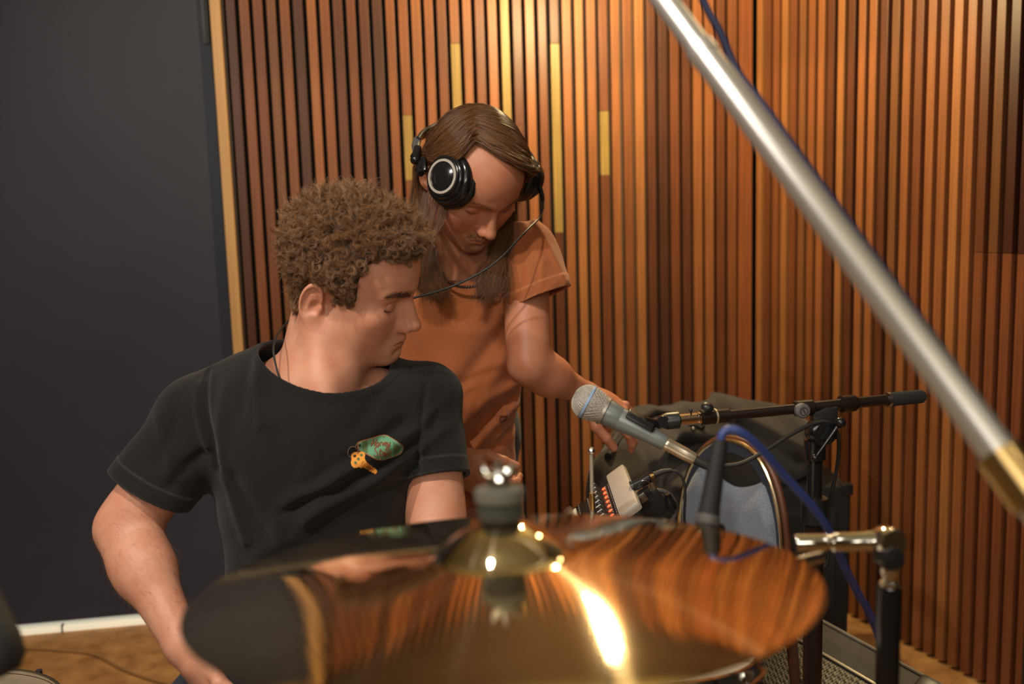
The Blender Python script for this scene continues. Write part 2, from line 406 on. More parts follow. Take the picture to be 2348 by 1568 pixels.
def along(a, b, t): return np.array(a) * (1 - t) + np.array(b) * t
CA = lambda h: CY_C + CY_N * h
cs_e = P(2040, 1240, 0.96)
cs = thing('cymbal_stand', 'chrome boom stand on a black pole carrying the bronze cymbal', 'stand', (cs_e[0], cs_e[1], 0))
part('threaded_rod', MB().tube([CA(-0.03), CA(0.092)], 0.003, 10), M_CHROMED, cs)
part('lower_cup', MB().lathe([(0.004, 0.0), (0.019, 0.002), (0.021, 0.006), (0.017, 0.012), (0.009, 0.028), (0.009, 0.040)], CA(-0.012), CY_N, 28), M_STEEL, cs)
part('felt_washer', MB().lathe([(0.004, 0), (0.0155, 0), (0.0175, 0.003), (0.0175, 0.011), (0.015, 0.013), (0.004, 0.013)], CA(0.0475), CY_N, 28), M_FELT, cs, label='dark felt washer resting on the cymbal bell')
part('felt_washer', MB().lathe([(0.004, 0), (0.017, 0), (0.019, 0.002), (0.019, 0.009), (0.017, 0.011), (0.004, 0.011)], CA(0.0610), CY_N, 28), mat('pale_felt', (0.13, 0.125, 0.10), 0.95), cs)
wn = MB().lathe([(0.0035, 0), (0.0085, 0), (0.009, 0.004), (0.006, 0.012), (0.0035, 0.013)], CA(0.0725), CY_N, 20)
FR = frame(CY_N, (1, 0.25, 0))
for s in (-1, 1):
    c = CA(0.0815); wx = FR[:, 0]
    wn.tube([c + wx * s * 0.004, c + wx * s * 0.007 + CY_N * 0.001, c + wx * s * 0.011 + CY_N * 0.004, c + wx * s * 0.0115 + CY_N * 0.008], [0.004, 0.0040, 0.0040, 0.002], 10)
part('wing_nut', wn, M_CHROME, cs)
b0, b1 = CA(-0.042), cs_e + np.array([0, 0, 0.002])
bd = b1 - b0; L_ = np.linalg.norm(bd)
part('boom_rod', MB().tube([b0, along(b0, b1, 0.78)], 0.0052, 12), M_CHROMED, cs)
part('tilter', MB().lathe([(0.0, -0.012), (0.012, -0.012), (0.013, 0), (0.012, 0.012), (0, 0.012)], b0, np.cross(CY_N, bd), 20).tube([b0, CA(-0.008)], 0.006, 10), M_CHROME, cs)
j0 = P(1822, 1245, 0.955); j1 = P(2012, 1240, 0.96)
pr_ = [(0.0, 0), (0.0075, 0), (0.0085, 0.002), (0.0085, 0.03), (0.0066, 0.032), (0.0066, 0.036), (0.0092, 0.038), (0.0092, 0.07), (0.0102, 0.072), (0.0102, 0.083), (0, 0.084)]
part('boom_tube', MB().lathe(pr_, j0, j1 - j0, 24), M_CHROME, cs)
el = MB().lathe([(0, -0.013), (0.0125, -0.013), (0.0145, -0.009), (0.0145, 0.009), (0.0125, 0.013), (0, 0.013)], P(2036, 1240, 0.955), S(0.1, 0, 1), 26)
el.tube([P(2012, 1240, 0.96), P(2036, 1240, 0.96)], 0.0095, 14)
part('ratchet_joint', el, M_CHROME, cs)
kn = MB().lathe([(0, -0.012), (0.011, -0.012), (0.0125, -0.006), (0.0125, 0.006), (0.010, 0.012), (0, 0.013)], P(2038, 1277, 0.95), S(0.1, 0, 1), 20)
part('knob', kn, M_BLK, cs)
px_, py_ = P(2040, 1320, 0.975)[:2]
zt = P(2040, 1262, 0.975)[2]; zm = P(2040, 1345, 0.975)[2]
part('neck', MB().lathe([(0, 0), (0.008, 0), (0.009, -0.003), (0.009, -0.022), (0.007, -0.025), (0.007, zm - zt + 0.006), (0.0098, zm - zt + 0.004), (0.0098, zm - zt - 0.004), (0, zm - zt - 0.005)], (px_, py_, zt), (0, 0, 1), 20), M_CHROMED, cs)
part('pole', MB().tube([(px_, py_, zm), (px_, py_, 0.20)], 0.0115, 16), M_BLKG, cs)
for k in range(3):
    a = (-1.5, 0.05, 1.5)[k]
    part('leg', MB().tube([(px_ + 0.02 * math.cos(a), py_ + 0.02 * math.sin(a), 0.34), (px_ + 0.26 * math.cos(a), py_ + 0.26 * math.sin(a), 0.012)], 0.0075, 10)
         .sphere((px_ + 0.26 * math.cos(a), py_ + 0.26 * math.sin(a), 0.014), 0.014, 12), M_BLKG, cs)

# ---------------------------------------------------------------- chrome boom arm crossing the corner
A0, A1 = P(1340, -246, 0.958), P(2312, 1066, 0.66)
M_BOOM = mat('brushed_pale_chrome', (0.84, 0.83, 0.80), 0.33, 0.75)
bs = thing('boom_stand', 'long bright chrome boom arm slanting across the upper right corner', 'stand', tuple(along(A0, A1, 1.26)[:2]) + (0,))
part('boom_arm', MB().tube([A0, along(A0, A1, 0.5)], 0.0110, 24), M_BOOM, bs)
part('boom_sleeve', MB().tube([along(A0, A1, 0.36), along(A0, A1, 1.0)], 0.0122, 24), M_BOOM, bs)
part('sleeve_ring', MB().tube([along(A0, A1, 0.35), along(A0, A1, 0.37)], 0.0132, 24), M_BOOM, bs)
cl_ = MB().tube([along(A0, A1, 0.985), along(A0, A1, 1.045)], [0.0165, 0.0165], 24)
part('clamp', cl_, M_GOLD, bs, label='brassy clamp at the lower end of the boom')
pb = along(A0, A1, 1.26)
part('counter_tube', MB().tube([along(A0, A1, 1.04), along(A0, A1, 1.30)], 0.0135, 20), M_CHROMED, bs)
bs_xy = pb[:2]
part('pole', MB().tube([(bs_xy[0], bs_xy[1], pb[2] + 0.02), (bs_xy[0], bs_xy[1], 0.15)], 0.014, 16), M_CHROMED, bs)
for k in range(3):
    a = -0.3 + k * 2.094
    part('leg', MB().tube([(bs_xy[0], bs_xy[1], 0.36), (bs_xy[0] + 0.28 * math.cos(a), bs_xy[1] + 0.28 * math.sin(a), 0.012)], 0.009, 10)
         .sphere((bs_xy[0] + 0.28 * math.cos(a), bs_xy[1] + 0.28 * math.sin(a), 0.015), 0.015, 12), M_CHROMED, bs)
M_BLUE = mat('blue_cable_jacket', (0.035, 0.06, 0.24), 0.45)
M_NAVYC = mat('navy_cable_jacket', (0.012, 0.018, 0.07), 0.5)
A = lambda t, o: along(A0, A1, t) + o
bc = MB().tube(spline([P(1560, -160, 1.0), P(1612, 0, 0.99), P(1652, 75, .98), P(1692, 165, .97), P(1745, 235, .95), P(1880, 420, .90), P(2100, 720, .82), P(2330, 1045, .73)], 8), 0.004, 10)
tag(part('cable', bc, M_NAVYC), 'dark navy cable running behind the slanting chrome boom arm', 'cable')

# ================================================================ vocal microphone on the low boom stand
g0, g1 = P(1347, 921, 1.46), P(1592, 1052, 1.445)
md = g1 - g0; md /= np.linalg.norm(md)
mic = thing('vocal_microphone', 'silver-grey vocal microphone with mesh head and pale blue ring', 'microphone', g0)
M_MESH, N, L, b = nt('woven_grille')
b.inputs['Metallic'].default_value = 0.4; b.inputs['Roughness'].default_value = 0.5; b.inputs['Base Color'].default_value = (0.34, 0.32, 0.28, 1)
tc = N.new('ShaderNodeTexCoord'); br = N.new('ShaderNodeTexVoronoi'); br.inputs['Scale'].default_value = 520
L.new(tc.outputs['Object'], br.inputs['Vector'])
u = N.new('ShaderNodeBump'); u.inputs['Strength'].default_value = 0.9; u.inputs['Distance'].default_value = 0.0012; u.invert = True
L.new(br.outputs['Distance'], u.inputs['Height']); L.new(u.outputs[0], b.inputs['Normal'])
M_MICB = mat('mic_grey_blue_enamel', (0.20, 0.225, 0.22), 0.36, 0.3)
R = 0.0258
hp = [(0.0, -0.0225)] + [(R * math.sin(t) * 1.0, -R * math.cos(t) * 0.88) for t in np.linspace(0.15, 1.45, 12)]
part('grille', MB().lathe(hp + [(R, 0.0015)] + [(R * 0.99, 0.006), (R * 0.93, 0.014), (R * 0.84, 0.022), (R * 0.80, 0.026)], g0, md, 40), M_MESH, mic)
# woven wires proud of the grille
gw = MB()
for k in range(26):
    a = k / 26 * 2 * math.pi; Fm = frame(md)
    for sgn in (-1, 1):
        pts = []
        for q in range(9):
            t = q / 8; h = 0.004 + 0.020 * t; rr = R * (1.0 - 0.20 * t ** 1.3) + 0.0002; an = a + sgn * t * 0.55
            pts.append(g0 + md * h + rr * (math.cos(an) * Fm[:, 0] + math.sin(an) * Fm[:, 1]))
        gw.tube(pts, 0.00045, 5, caps=False)
for k in range(40):
    a = k / 40 * 2 * math.pi
    pts = []
    for q in range(8):
        t = 0.25 + q / 7 * 1.18; rr = R * math.sin(t) + 0.0002; h = -R * 0.88 * math.cos(t)
        pts.append(g0 + md * h + rr * (math.cos(a + q * .02) * Fm[:, 0] + math.sin(a + q * .02) * Fm[:, 1]))
    gw.tube(pts, 0.00045, 5, caps=False)
part('grille_wires', gw, mat('grille_wire', (0.46, 0.43, 0.37), 0.55, 0.2), mic, kind='stuff')
part('blue_ring', MB().lathe([(R, -0.0018), (R + 0.0012, -0.0016), (R + 0.0014, 0.0), (R + 0.0012, 0.0018), (R, 0.002)], g0, md, 40), mat('pale_blue_ring', (0.24, 0.36, 0.55), 0.4), mic, label='pale blue ring round the mesh head')
part('collar', MB().lathe([(0.0205, 0.024), (0.0222, 0.0255), (0.0222, 0.0295), (0.0205, 0.0305)], g0, md, 36), mat('mic_collar', (0.40, 0.37, 0.33), 0.4, 0.7), mic)
part('body', MB().lathe([(0.0, 0.03), (0.0200, 0.03), (0.0202, 0.033), (0.0182, 0.052), (0.0180, 0.0525), (0.0182, 0.0533), (0.0140, 0.092), (0.0124, 0.112), (0.0119, 0.127), (0.0112, 0.129), (0, 0.129)], g0, md, 36), M_MICB, mic)
xl = MB().lathe([(0.0, 0.127), (0.0098, 0.129), (0.0100, 0.131), (0.0100, 0.134), (0.0096, 0.135), (0.0096, 0.160), (0.0086, 0.176), (0.0078, 0.178), (0, 0.178)], g0, md, 28)
xe = g0 + md * 0.178
cb = thing('microphone_cable', 'black cable looping from the silver vocal microphone to the stand', 'cable', xe)
part('connector', xl, mat('nickel_shell', (0.88, 0.78, 0.60), 0.30, 0.85), cb, label='warm silver connector shell')
c1 = spline([xe - md * 0.002, g0 + md * 0.208, P(1650, 1069, 1.44), P(1700, 1062, 1.44), P(1752, 1035, 1.45), P(1812, 997, 1.47), P(1868, 970, 1.49), P(1905, 970, 1.5), P(1922, 1000, 1.51),
             P(1921, 1060, 1.53), P(1908, 1125, 1.55), P(1897, 1190, 1.57), P(1900, 1245, 1.58), P(1896, 1290, 1.58), P(1880, 1320, 1.58), P(1872, 1420, 1.6), P(1860, 1600, 1.62), P(1840, 1900, 1.64)], 8)
part('strain_relief', MB().lathe([(0.0072, 0.177), (0.0070, 0.192), (0.0055, 0.210), (0.003, 0.211)], g0, md, 16), M_RUBBER, cb)
part('cord', MB().tube(c1, 0.0031, 10), M_RUBBER, cb)

# clip + boom + stand
ms = thing('microphone_stand', 'black microphone stand with a level boom holding the silver microphone', 'stand', tuple(P(1868, 1300, 1.58)[:2]) + (0,))
cj = P(1500, 968, 1.458)                 # clip hinge
upv = np.cross(md, S(0.05, 0.12, 1)); upv /= np.linalg.norm(upv)
if upv[2] < 0: upv = -upv
cc = MB()
cA, cB = g0 + md * 0.078, g0 + md * 0.132
n_ = 18
V = []; Fc = []
Fm = frame(md, upv)
for j, (h, r) in enumerate([(0.060, 0.0185), (0.062, 0.0195), (0.080, 0.0180), (0.100, 0.0160), (0.104, 0.0148)]):
    for k in range(n_ + 1):
        a = -1.25 + 2.5 * k / n_ + 0.12
        V.append(g0 + md * h + r * (math.cos(a) * Fm[:, 0] + math.sin(a) * Fm[:, 1]))
for j in range(4):
    for k in range(n_): Fc.append((j * (n_ + 1) + k, j * (n_ + 1) + k + 1, (j + 1) * (n_ + 1) + k + 1, (j + 1) * (n_ + 1) + k))
cc.add(V, Fc)
cl_o = part('microphone_clip', cc, M_BLK, ms)
md_ = cl_o.modifiers.new('s', 'SOLIDIFY'); md_.thickness = 0.0022; md_.offset = 1
part('clip_hinge', MB().box(along(g0 + md * 0.095 + upv * 0.016, cj, 0.5), (0.030, 0.016, 0.012), frame(np.cross(cj - g0, S(0, 0, 1)), cj - (g0 + md * 0.09)), 0.003)
     .lathe([(0, -0.009), (0.0085, -0.009), (0.0095, -0.006), (0.0095, 0.006), (0.0085, 0.009), (0, 0.009)], P(1520, 966, 1.452), S(0, 0, 1), 20), M_BLKG, ms)
q0, q1 = P(1557, 963, 1.455), P(2118, 908, 1.56)
bdir = q1 - q0; bl = np.linalg.norm(bdir); bdir /= bl
def bp(t): return q0 + bdir * bl * t
def X2T(px): return (px - 1557) / (2118 - 1557)
part('clip_collar', MB().tube([P(1518, 966, 1.455), P(1530, 965.5, 1.455), q0], [0.010, 0.0125, 0.0125], 20), M_BLK, ms)
part('thread_end', MB().lathe([(0.0, 0), (0.0088, 0), (0.0088, 0.028), (0.0098, 0.029), (0.0098, 0.033), (0, 0.033)], q0, bdir, 20), mat('copper_toned_chrome', (0.82, 0.62, 0.50), 0.16, 1.0), ms)
part('thumb_screw', MB().tube([P(1585, 952, 1.45), P(1584, 941, 1.45)], 0.0014, 8).sphere(P(1584, 941, 1.45), 0.003, 10), M_BLK, ms)
part('boom_sleeve', MB().tube([bp(X2T(1603)), bp(X2T(1604)), bp(X2T(1664)), bp(X2T(1666))], [0.009, 0.0112, 0.0108, 0.0085], 20), M_BLKMET, ms)
part('sleeve_ring', MB().lathe([(0.0113, -0.0012), (0.0121, -0.0012), (0.0121, 0.0014), (0.0113, 0.0014)], bp(X2T(1634)), bdir, 24), mat('pale_brass_ring', (0.75, 0.68, 0.45), 0.35, 0.8), ms)
part('boom_knob', MB().sphere(P(1622, 934, 1.45), (0.0095, 0.0095, 0.0075), 18, frame(S(0.2, 0.9, 0.3))).tube([P(1622, 934, 1.45), P(1628, 950, 1.46)], 0.004, 10), M_BLK, ms)
part('boom_tube', MB().tube([bp(X2T(1660)), bp(X2T(1860))], 0.0080, 18), M_BLKMET, ms)
part('boom_tube', MB().tube([bp(X2T(1850)), bp(X2T(2040))], 0.0088, 18), M_BLKMET, ms)
part('clutch', MB().tube([bp(X2T(1812)), bp(X2T(1815)), bp(X2T(1850)), bp(X2T(1853))], [0.0105, 0.0125, 0.0125, 0.0105], 20), M_BLKMET, ms)
part('clutch', MB().tube([bp(X2T(1918)), bp(X2T(1920)), bp(X2T(1950)), bp(X2T(1956))], [0.0108, 0.0135, 0.0130, 0.010], 20), M_BLKMET, ms)
kb = P(1838, 941, 1.495)
part('clutch_knob', MB().lathe([(0, -0.006), (0.0105, -0.006), (0.0115, -0.002), (0.0115, 0.006), (0.009, 0.0085), (0, 0.0085)], kb, S(0.15, -0.1, 1), 24), mat('grey_knurled_rubber', (0.11, 0.11, 0.11), 0.5, bump=.6, bscale=800), ms)
part('knob_badge', MB().lathe([(0.0065, 0.0085), (0.0065, 0.0092), (0.0052, 0.0092), (0.0052, 0.0085)], kb, S(0.15, -0.1, 1), 24)
     .box(kb + S(0.15, -0.1, 1) * 0.009, (0.0016, 0.008, 0.0008), frame(S(.15, -.1, 1), S(1, .6, 0))), M_STEEL, ms, label='pale circular emblem on the knurled knob')
part('grip', MB().tube([bp(X2T(2034)), bp(X2T(2036)), bp(X2T(2112)), bp(X2T(2118))], [0.0095, 0.0112, 0.0108, 0.008], 20), M_FOAM, ms)
part('grip_ring', MB().tube([bp(X2T(2028)), bp(X2T(2034))], 0.0118, 20), M_STEEL, ms)
bk = bp(X2T(1880))
part('swivel_block', MB().box(bk + np.array([0, 0, -0.026]), (0.040, 0.020, 0.052), None, 0.004), M_BLK, ms)
pv = P(1884, 990, 1.505)
part('pivot', MB().lathe([(0, -0.02), (0.020, -0.02), (0.0215, -0.016), (0.0215, 0.006), (0.017, 0.010), (0.0115, 0.0105), (0.011, 0.0125), (0, 0.0125)], pv, S(0, 0, 1), 28), M_BLKG, ms)
part('t_handle', MB().tube([P(1926, 970, 1.48), P(1870, 1049, 1.485)], 0.0026, 10).sphere(P(1927, 969, 1.48), 0.0085, 16).sphere(P(1869, 1050, 1.485), 0.0058, 14), M_BLKG, ms)
sx_, sy_ = pv[0] - 0.006, pv[1] + 0.012
part('pole', MB().tube([(sx_, sy_, pv[2] - 0.015), (sx_, sy_, pv[2] - 0.045)], 0.0165, 20).tube([(sx_, sy_, pv[2] - 0.04), (sx_, sy_, 0.55)], 0.0115, 18), M_BLKG, ms)
part('lower_tube', MB().tube([(sx_, sy_, 0.80), (sx_, sy_, 0.03)], 0.0150, 18), M_BLKMET, ms)
part('pole_collar', MB().tube([(sx_, sy_, 0.83), (sx_, sy_, 0.79)], 0.020, 18), M_BLK, ms)
part('base', MB().lathe([(0, 0.002), (0.125, 0.002), (0.13, 0.008), (0.128, 0.018), (0.03, 0.032), (0.02, 0.05), (0, 0.05)], (sx_, sy_, 0), (0, 0, 1), 36), M_BLKMET, ms)

# ================================================================ blurred black tom microphone with blue cable
t0, t1 = P(1652, 1010, 1.02), P(1602, 1320, 0.98)
tm = thing('tom_microphone', 'slim black microphone pointing down at the drum with a blue cable end', 'microphone', t0)
tv = t1 - t0; tl = np.linalg.norm(tv)
part('body', MB().lathe([(0, 0), (0.0078, 0.001), (0.0088, 0.012), (0.0098, 0.05), (0.0105, 0.070), (0.0112, 0.075), (0.0115, 0.085), (0.0135, 0.115), (0.0150, 0.125), (0.0155, 0.14), (0.013, 0.15), (0, 0.152)], t0, tv, 28), M_BLKM, tm)
part('band', MB().lathe([(0.0112, 0.079), (0.0122, 0.080), (0.0124, 0.088), (0.0118, 0.089)], t0, tv, 28), mat('dull_grey_band', (0.10, 0.095, 0.09), 0.5), tm)
mo = P(1628, 1210, 1.0)
part('goose_arm', MB().tube(spline([mo, mo + np.array([0.02, 0.05, -0.03]), (0.17, 1.05, 0.80), (0.20, 1.10, 0.715)], 6), 0.005, 10), M_BLK, tm)
bcab = spline([t0 + np.array([0, 0, -0.004]), P(1656, 996, 1.02), P(1672, 985, 1.02), P(1700, 992, 1.02), P(1745, 1030, 1.03), P(1800, 1092, 1.05), P(1860, 1158, 1.07), P(1898, 1212, 1.09), P(1928, 1280, 1.12), P(1962, 1350, 1.16), P(2000, 1420, 1.2), P(2020, 1490, 1.24), P(2030, 1600, 1.28), P(2010, 1900, 1.3)], 8)
tag(part('blue_cable', MB().tube(bcab, 0.0046, 12), M_BLUE), 'bright blue cable arching over the chair back and down to the floor', 'cable')

# ================================================================ thin rod with a ball tip
rb = P(1356, 1034, 1.36)
rd = thing('hi_hat_stand', 'thin pale metal rod with a ball tip rising behind the cymbal', 'stand', (rb[0], rb[1], 0))
part('rod', MB().tube([rb, (rb[0] - .001, rb[1], 0.45)], 0.0026, 10), mat('pale_rod_metal', (0.50, 0.44, 0.35), 0.4, 0.5), rd)
part('ball_tip', MB().sphere(rb, 0.0054, 14), M_CHROME, rd)
part('rod_joint', MB().tube([(rb[0], rb[1], rb[2] - 0.060), (rb[0], rb[1], rb[2] - 0.084)], 0.0042, 12), M_GOLD, rd)
part('tube', MB().tube([(rb[0], rb[1], 0.62), (rb[0], rb[1], 0.12)], 0.011, 14), M_CHROMED, rd)
for k in range(3):
    a = 0.2 + k * 2.094
    part('leg', MB().tube([(rb[0], rb[1], 0.30), (rb[0] + 0.22 * math.cos(a), rb[1] + 0.22 * math.sin(a), 0.01)], 0.006, 8), M_CHROMED, rd)

# ================================================================ drums
def drum(name, label, c, n, r, depth, shell, lugs=8, head=None, legs=False):
    n = np.array(n, float); n /= np.linalg.norm(n); c = np.array(c, float)
    t = thing(name, label, 'drum', c - n * depth)
    part('shell', MB().lathe([(r - 0.002, -0.003), (r, -0.004), (r, -depth), (r - 0.006, -depth), (r - 0.006, -0.004)], c, n, 64, True), shell, t)
    part('hoop', MB().lathe([(r + 0.001, 0.006), (r + 0.003, 0.008), (r + 0.006, 0.007), (r + 0.007, 0.004), (r + 0.0075, -0.002), (r + 0.010, -0.006), (r + 0.0145, -0.007), (r + 0.0145, -0.010), (r + 0.008, -0.011), (r + 0.004, -0.009), (r + 0.003, -0.001)], c, n, 96, True), M_CHROME, t)
    part('drum_head', MB().lathe([(0, 0.001), (r * 0.6, 0.001), (r - 0.006, 0.001), (r + 0.002, -0.001), (r + 0.002, -0.0035), (r * 0.5, -0.001), (0, -0.001)], c, n, 64), head, t)
    Fm = frame(n)
    for k in range(lugs):
        a = k / lugs * 2 * math.pi + 0.35; d = math.cos(a) * Fm[:, 0] + math.sin(a) * Fm[:, 1]
        lg = MB().box(c + d * (r + 0.010) - n * 0.055, (0.016, 0.020, 0.045), np.stack([np.cross(n, d), d, n], 1), 0.004)
        part('lug', lg, M_CHROME, t)
        part('tension_rod', MB().tube([c + d * (r + 0.012) + n * 0.004, c + d * (r + 0.012) - n * 0.05], 0.003, 8).lathe([(0, 0), (0.0055, 0), (0.0055, 0.007), (0, 0.007)], c + d * (r + 0.012) + n * 0.0, n, 8), M_CHROME, t)
    if legs:
        for k in range(3):
            a = k * 2.094 + 0.2; d = np.array([math.cos(a), math.sin(a), 0])
            part('leg', MB().tube([c + d * (r + 0.018) - n * 0.10, c + d * (r + 0.018) - n * (c[2] - 0.06), c + d * (r + 0.05) - n * (c[2] - 0.014)], 0.0055, 10).sphere(c + d * (r + 0.05) - n * (c[2] - 0.014), 0.012, 12), M_CHROME, t)
    return t
M_SHELL = mat('amber_wood_shell', (0.42, 0.15, 0.04), 0.3, col2=(0.55, 0.22, 0.06), scale=6, stretch=(1, 1, 12), coat=0.6)
M_HEADW = mat('coated_drum_head', (0.62, 0.58, 0.50), 0.6)
M_HEADC = mat('clear_drum_head', (0.42, 0.34, 0.24), 0.22, col2=(0.30, 0.24, 0.17), scale=9, coat=0.5)
drum('rack_tom', 'amber wood rack tom with chrome hoop tucked under the cymbal', P(1415, 1512, 1.17), (0, 0.235, 0.97), 0.158, 0.155, M_SHELL, 6, M_HEADW)
drum('floor_tom', 'drum with a bright chrome hoop at the lower left corner', (-0.88, 1.365, 0.55), (0, 0, 1), 0.18, 0.36, M_SHELL, 8, M_HEADC, True)
bt = drum('bass_drum', 'amber wood bass drum standing on the floor under the rack tom', (0.02, 0.80, 0.285), (0, -1, 0.0), 0.24, 0.29, M_SHELL, 10, M_HEADW)
for s in (-1, 1):
    part('spur', MB().tube([(0.02 + s * 0.23, 0.92, 0.20), (0.02 + s * 0.32, 0.84, 0.008)], 0.007, 10), M_CHROME, bt)
part('tom_mount', MB().tube([(0.09, 1.02, 0.50), (0.095, 1.03, 0.53), P(1415, 1512, 1.17) + np.array([-0.02, 0.10, -0.14])], 0.010, 12), M_CHROME, bt)
# dark blurred stick tip at the left edge
lm = P(-30, 1436, 0.80)
ld = thing('drum_microphone', 'dark blurred microphone head poking in at the left edge', 'microphone', lm)
part('body', MB().lathe([(0, -0.05), (0.012, -0.05), (0.016, -0.02), (0.020, 0.0), (0.0225, 0.012), (0.0225, 0.03), (0.016, 0.040), (0, 0.043)], lm, S(0.35, -0.9, 0.2), 28), M_BLKM, ld)
part('arm', MB().tube([lm - S(0.35, -0.9, 0.2) * 0.045, P(-160, 1340, 0.86), P(-220, 1500, 1.05), (-0.80, 1.09, 0.50)], 0.006, 10), M_BLK, ld)
# pale cable lying on the floor
fc = [(x, y) for x, y in ((-60, 1492), (40, 1486), (130, 1490), (215, 1500), (270, 1528), (330, 1552), (420, 1575), (520, 1600), (640, 1640))]
def on_floor(px, py, z=0.0):
    a, b = P(px, py, 1.0), np.array([0, 0, CAM_H]); d = a - b; return b + d * ((z - CAM_H) / d[2])
tag(part('floor_cable', MB().tube(spline([on_floor(x, y, 0.005) for x, y in fc], 8), 0.0045, 8), mat('tan_cable', (0.36, 0.19, 0.07), 0.6)), 'thin tan cable lying across the mottled brown floor', 'cable')
# ================================================================ small personal mixer on a stand arm
mc = P(1376, 1168, 1.74)
mb_ = S(0.80, 0.60, 0.10); mb_ /= np.linalg.norm(mb_)          # depth axis of the mixer (front lip -> silver top)
ma_ = S(-0.02, -0.20, 0.98); ma_ = ma_ - ma_.dot(mb_) * mb_; ma_ /= np.linalg.norm(ma_)   # long axis, towards the camera
mn_ = np.cross(ma_, mb_);
if mn_[2] < 0: mn_ = -mn_
MX = np.stack([ma_, mb_, mn_], 1)
if np.linalg.det(MX) < 0: MX[:, 0] *= -1; ma_ = MX[:, 0]
flip = 1 if ma_.dot(S(0, 0, 1)) > 0 else -1
MS = 0.88
def mp(a, b, n): return mc + (MX[:, 0] * a * flip + mb_ * b + mn_ * n) * MS
mx = thing('personal_mixer', 'small black desk mixer with lit red knobs and a silver end', 'mixer', tuple(P(1470, 1250, 1.74)[:2]) + (0,))
part('housing', MB().box(mp(0, 0, -0.018), (0.235 * MS, 0.150 * MS, 0.030 * MS), MX, 0.005), M_BLK, mx)
part('silver_panel', MB().box(mp(0, 0.060, 0.003), (0.238 * MS, 0.046 * MS, 0.020 * MS), MX, 0.006), mat('champagne_metal', (0.78, 0.73, 0.66), 0.35, 0.5), mx)
part('front_lip', MB().box(mp(0, -0.070, -0.006), (0.238 * MS, 0.022 * MS, 0.028 * MS), MX, 0.008), mat('champagne_metal_2', (0.45, 0.38, 0.31), 0.4, 0.8), mx)
part('label_strip', MB().box(mp(0, -0.056, -0.0015), (0.200 * MS, 0.006 * MS, 0.002 * MS), MX), mat('pale_label', (0.75, 0.72, 0.66), 0.5), mx)
M_LED = mat('red_led', (1, 0.1, 0.05), 0.4, emit=(1.0, 0.09, 0.03), estr=2.6)
M_LEDG = mat('green_led', (0.5, 1, 0.6), 0.4, emit=(0.45, 1.0, 0.55), estr=1.6)
M_KNOB = mat('knob_black', (0.02, 0.02, 0.02), 0.3)
for i in range(8):
    a = -0.098 + i * 0.0265; big = i == 7
    kr = 0.0095 if big else 0.0075
    c = mp(a, 0.006, -0.003)
    k = part('knob', MB().lathe([(0, 0), (kr + .001, 0), (kr, 0.004), (kr * 0.85, 0.018), (kr * 0.7, 0.020), (0, 0.020)], c, mn_, 16), M_KNOB, mx)
    part('pointer', MB().box(c + mn_ * 0.0205, (0.0015, kr * 1.3, 0.001), MX), mat('pointer_white', (.8, .78, .72), .5) if i == 0 else D.materials['pointer_white'], k)
    if big: part('led_arc', MB().tube([c + mn_ * 0.001 + (kr + 0.0035) * (math.cos(t) * MX[:, 0] + math.sin(t) * MX[:, 1]) for t in np.linspace(0.2, 3.0, 12)], 0.0018, 6), M_LED, mx)
    else: part('led', MB().box(c + mb_ * (kr + 0.0045) + mn_ * 0.001, (0.0045, 0.005, 0.002), MX @ np.array([[.7, -.7, 0], [.7, .7, 0], [0, 0, 1]])), M_LED, mx)
for i in range(4):
    c = mp(0.018 + i * 0.024, -0.034, -0.003)
    part('button_light', MB().box(c, (0.008, 0.008, 0.004), MX, 0.001), M_LED if i % 2 == 0 else M_LEDG, mx)
tx = MB()
rr_ = random.Random(3)
for row in (-0.046, -0.022, 0.024, 0.031):
    for i in range(16):
        tx.box(mp(-0.105 + i * 0.0137, row, -0.0028), (rr_.uniform(0.004, 0.009), 0.0014, 0.0006), MX)
part('panel_print', tx, mat('panel_print_grey', (0.32, 0.31, 0.28), 0.5), mx, kind='stuff')
# clamp and stand under it
cp0 = P(1478, 1135, 1.70)
part('clamp', MB().box(P(1490, 1150, 1.72), (0.055, 0.05, 0.05), MX, 0.006).box(P(1482, 1122, 1.70), (0.035, 0.012, 0.012), MX, 0.002), M_BLK, mx)
part('bracket', MB().box(mp(0.04, 0.088, -0.010), (0.04, 0.016, 0.016), MX, 0.002), M_STEEL, mx)
part('clamp_knob', MB().lathe([(0, 0), (0.010, 0), (0.011, 0.01), (0.008, 0.016), (0.005, 0.03), (0, 0.03)], P(1540, 1166, 1.70), S(-0.3, 0.9, 0.3), 16), M_BLKG, mx)
zz = P(1500, 1170, 1.74)
part('stand_pole', MB().tube([zz, (zz[0], zz[1], 0.02)], 0.012, 14), M_BLK, mx)
part('stand_base', MB().lathe([(0, 0.002), (0.12, 0.002), (0.12, 0.014), (0.02, 0.03), (0, 0.03)], (zz[0], zz[1], 0), (0, 0, 1), 32), M_BLK, mx)
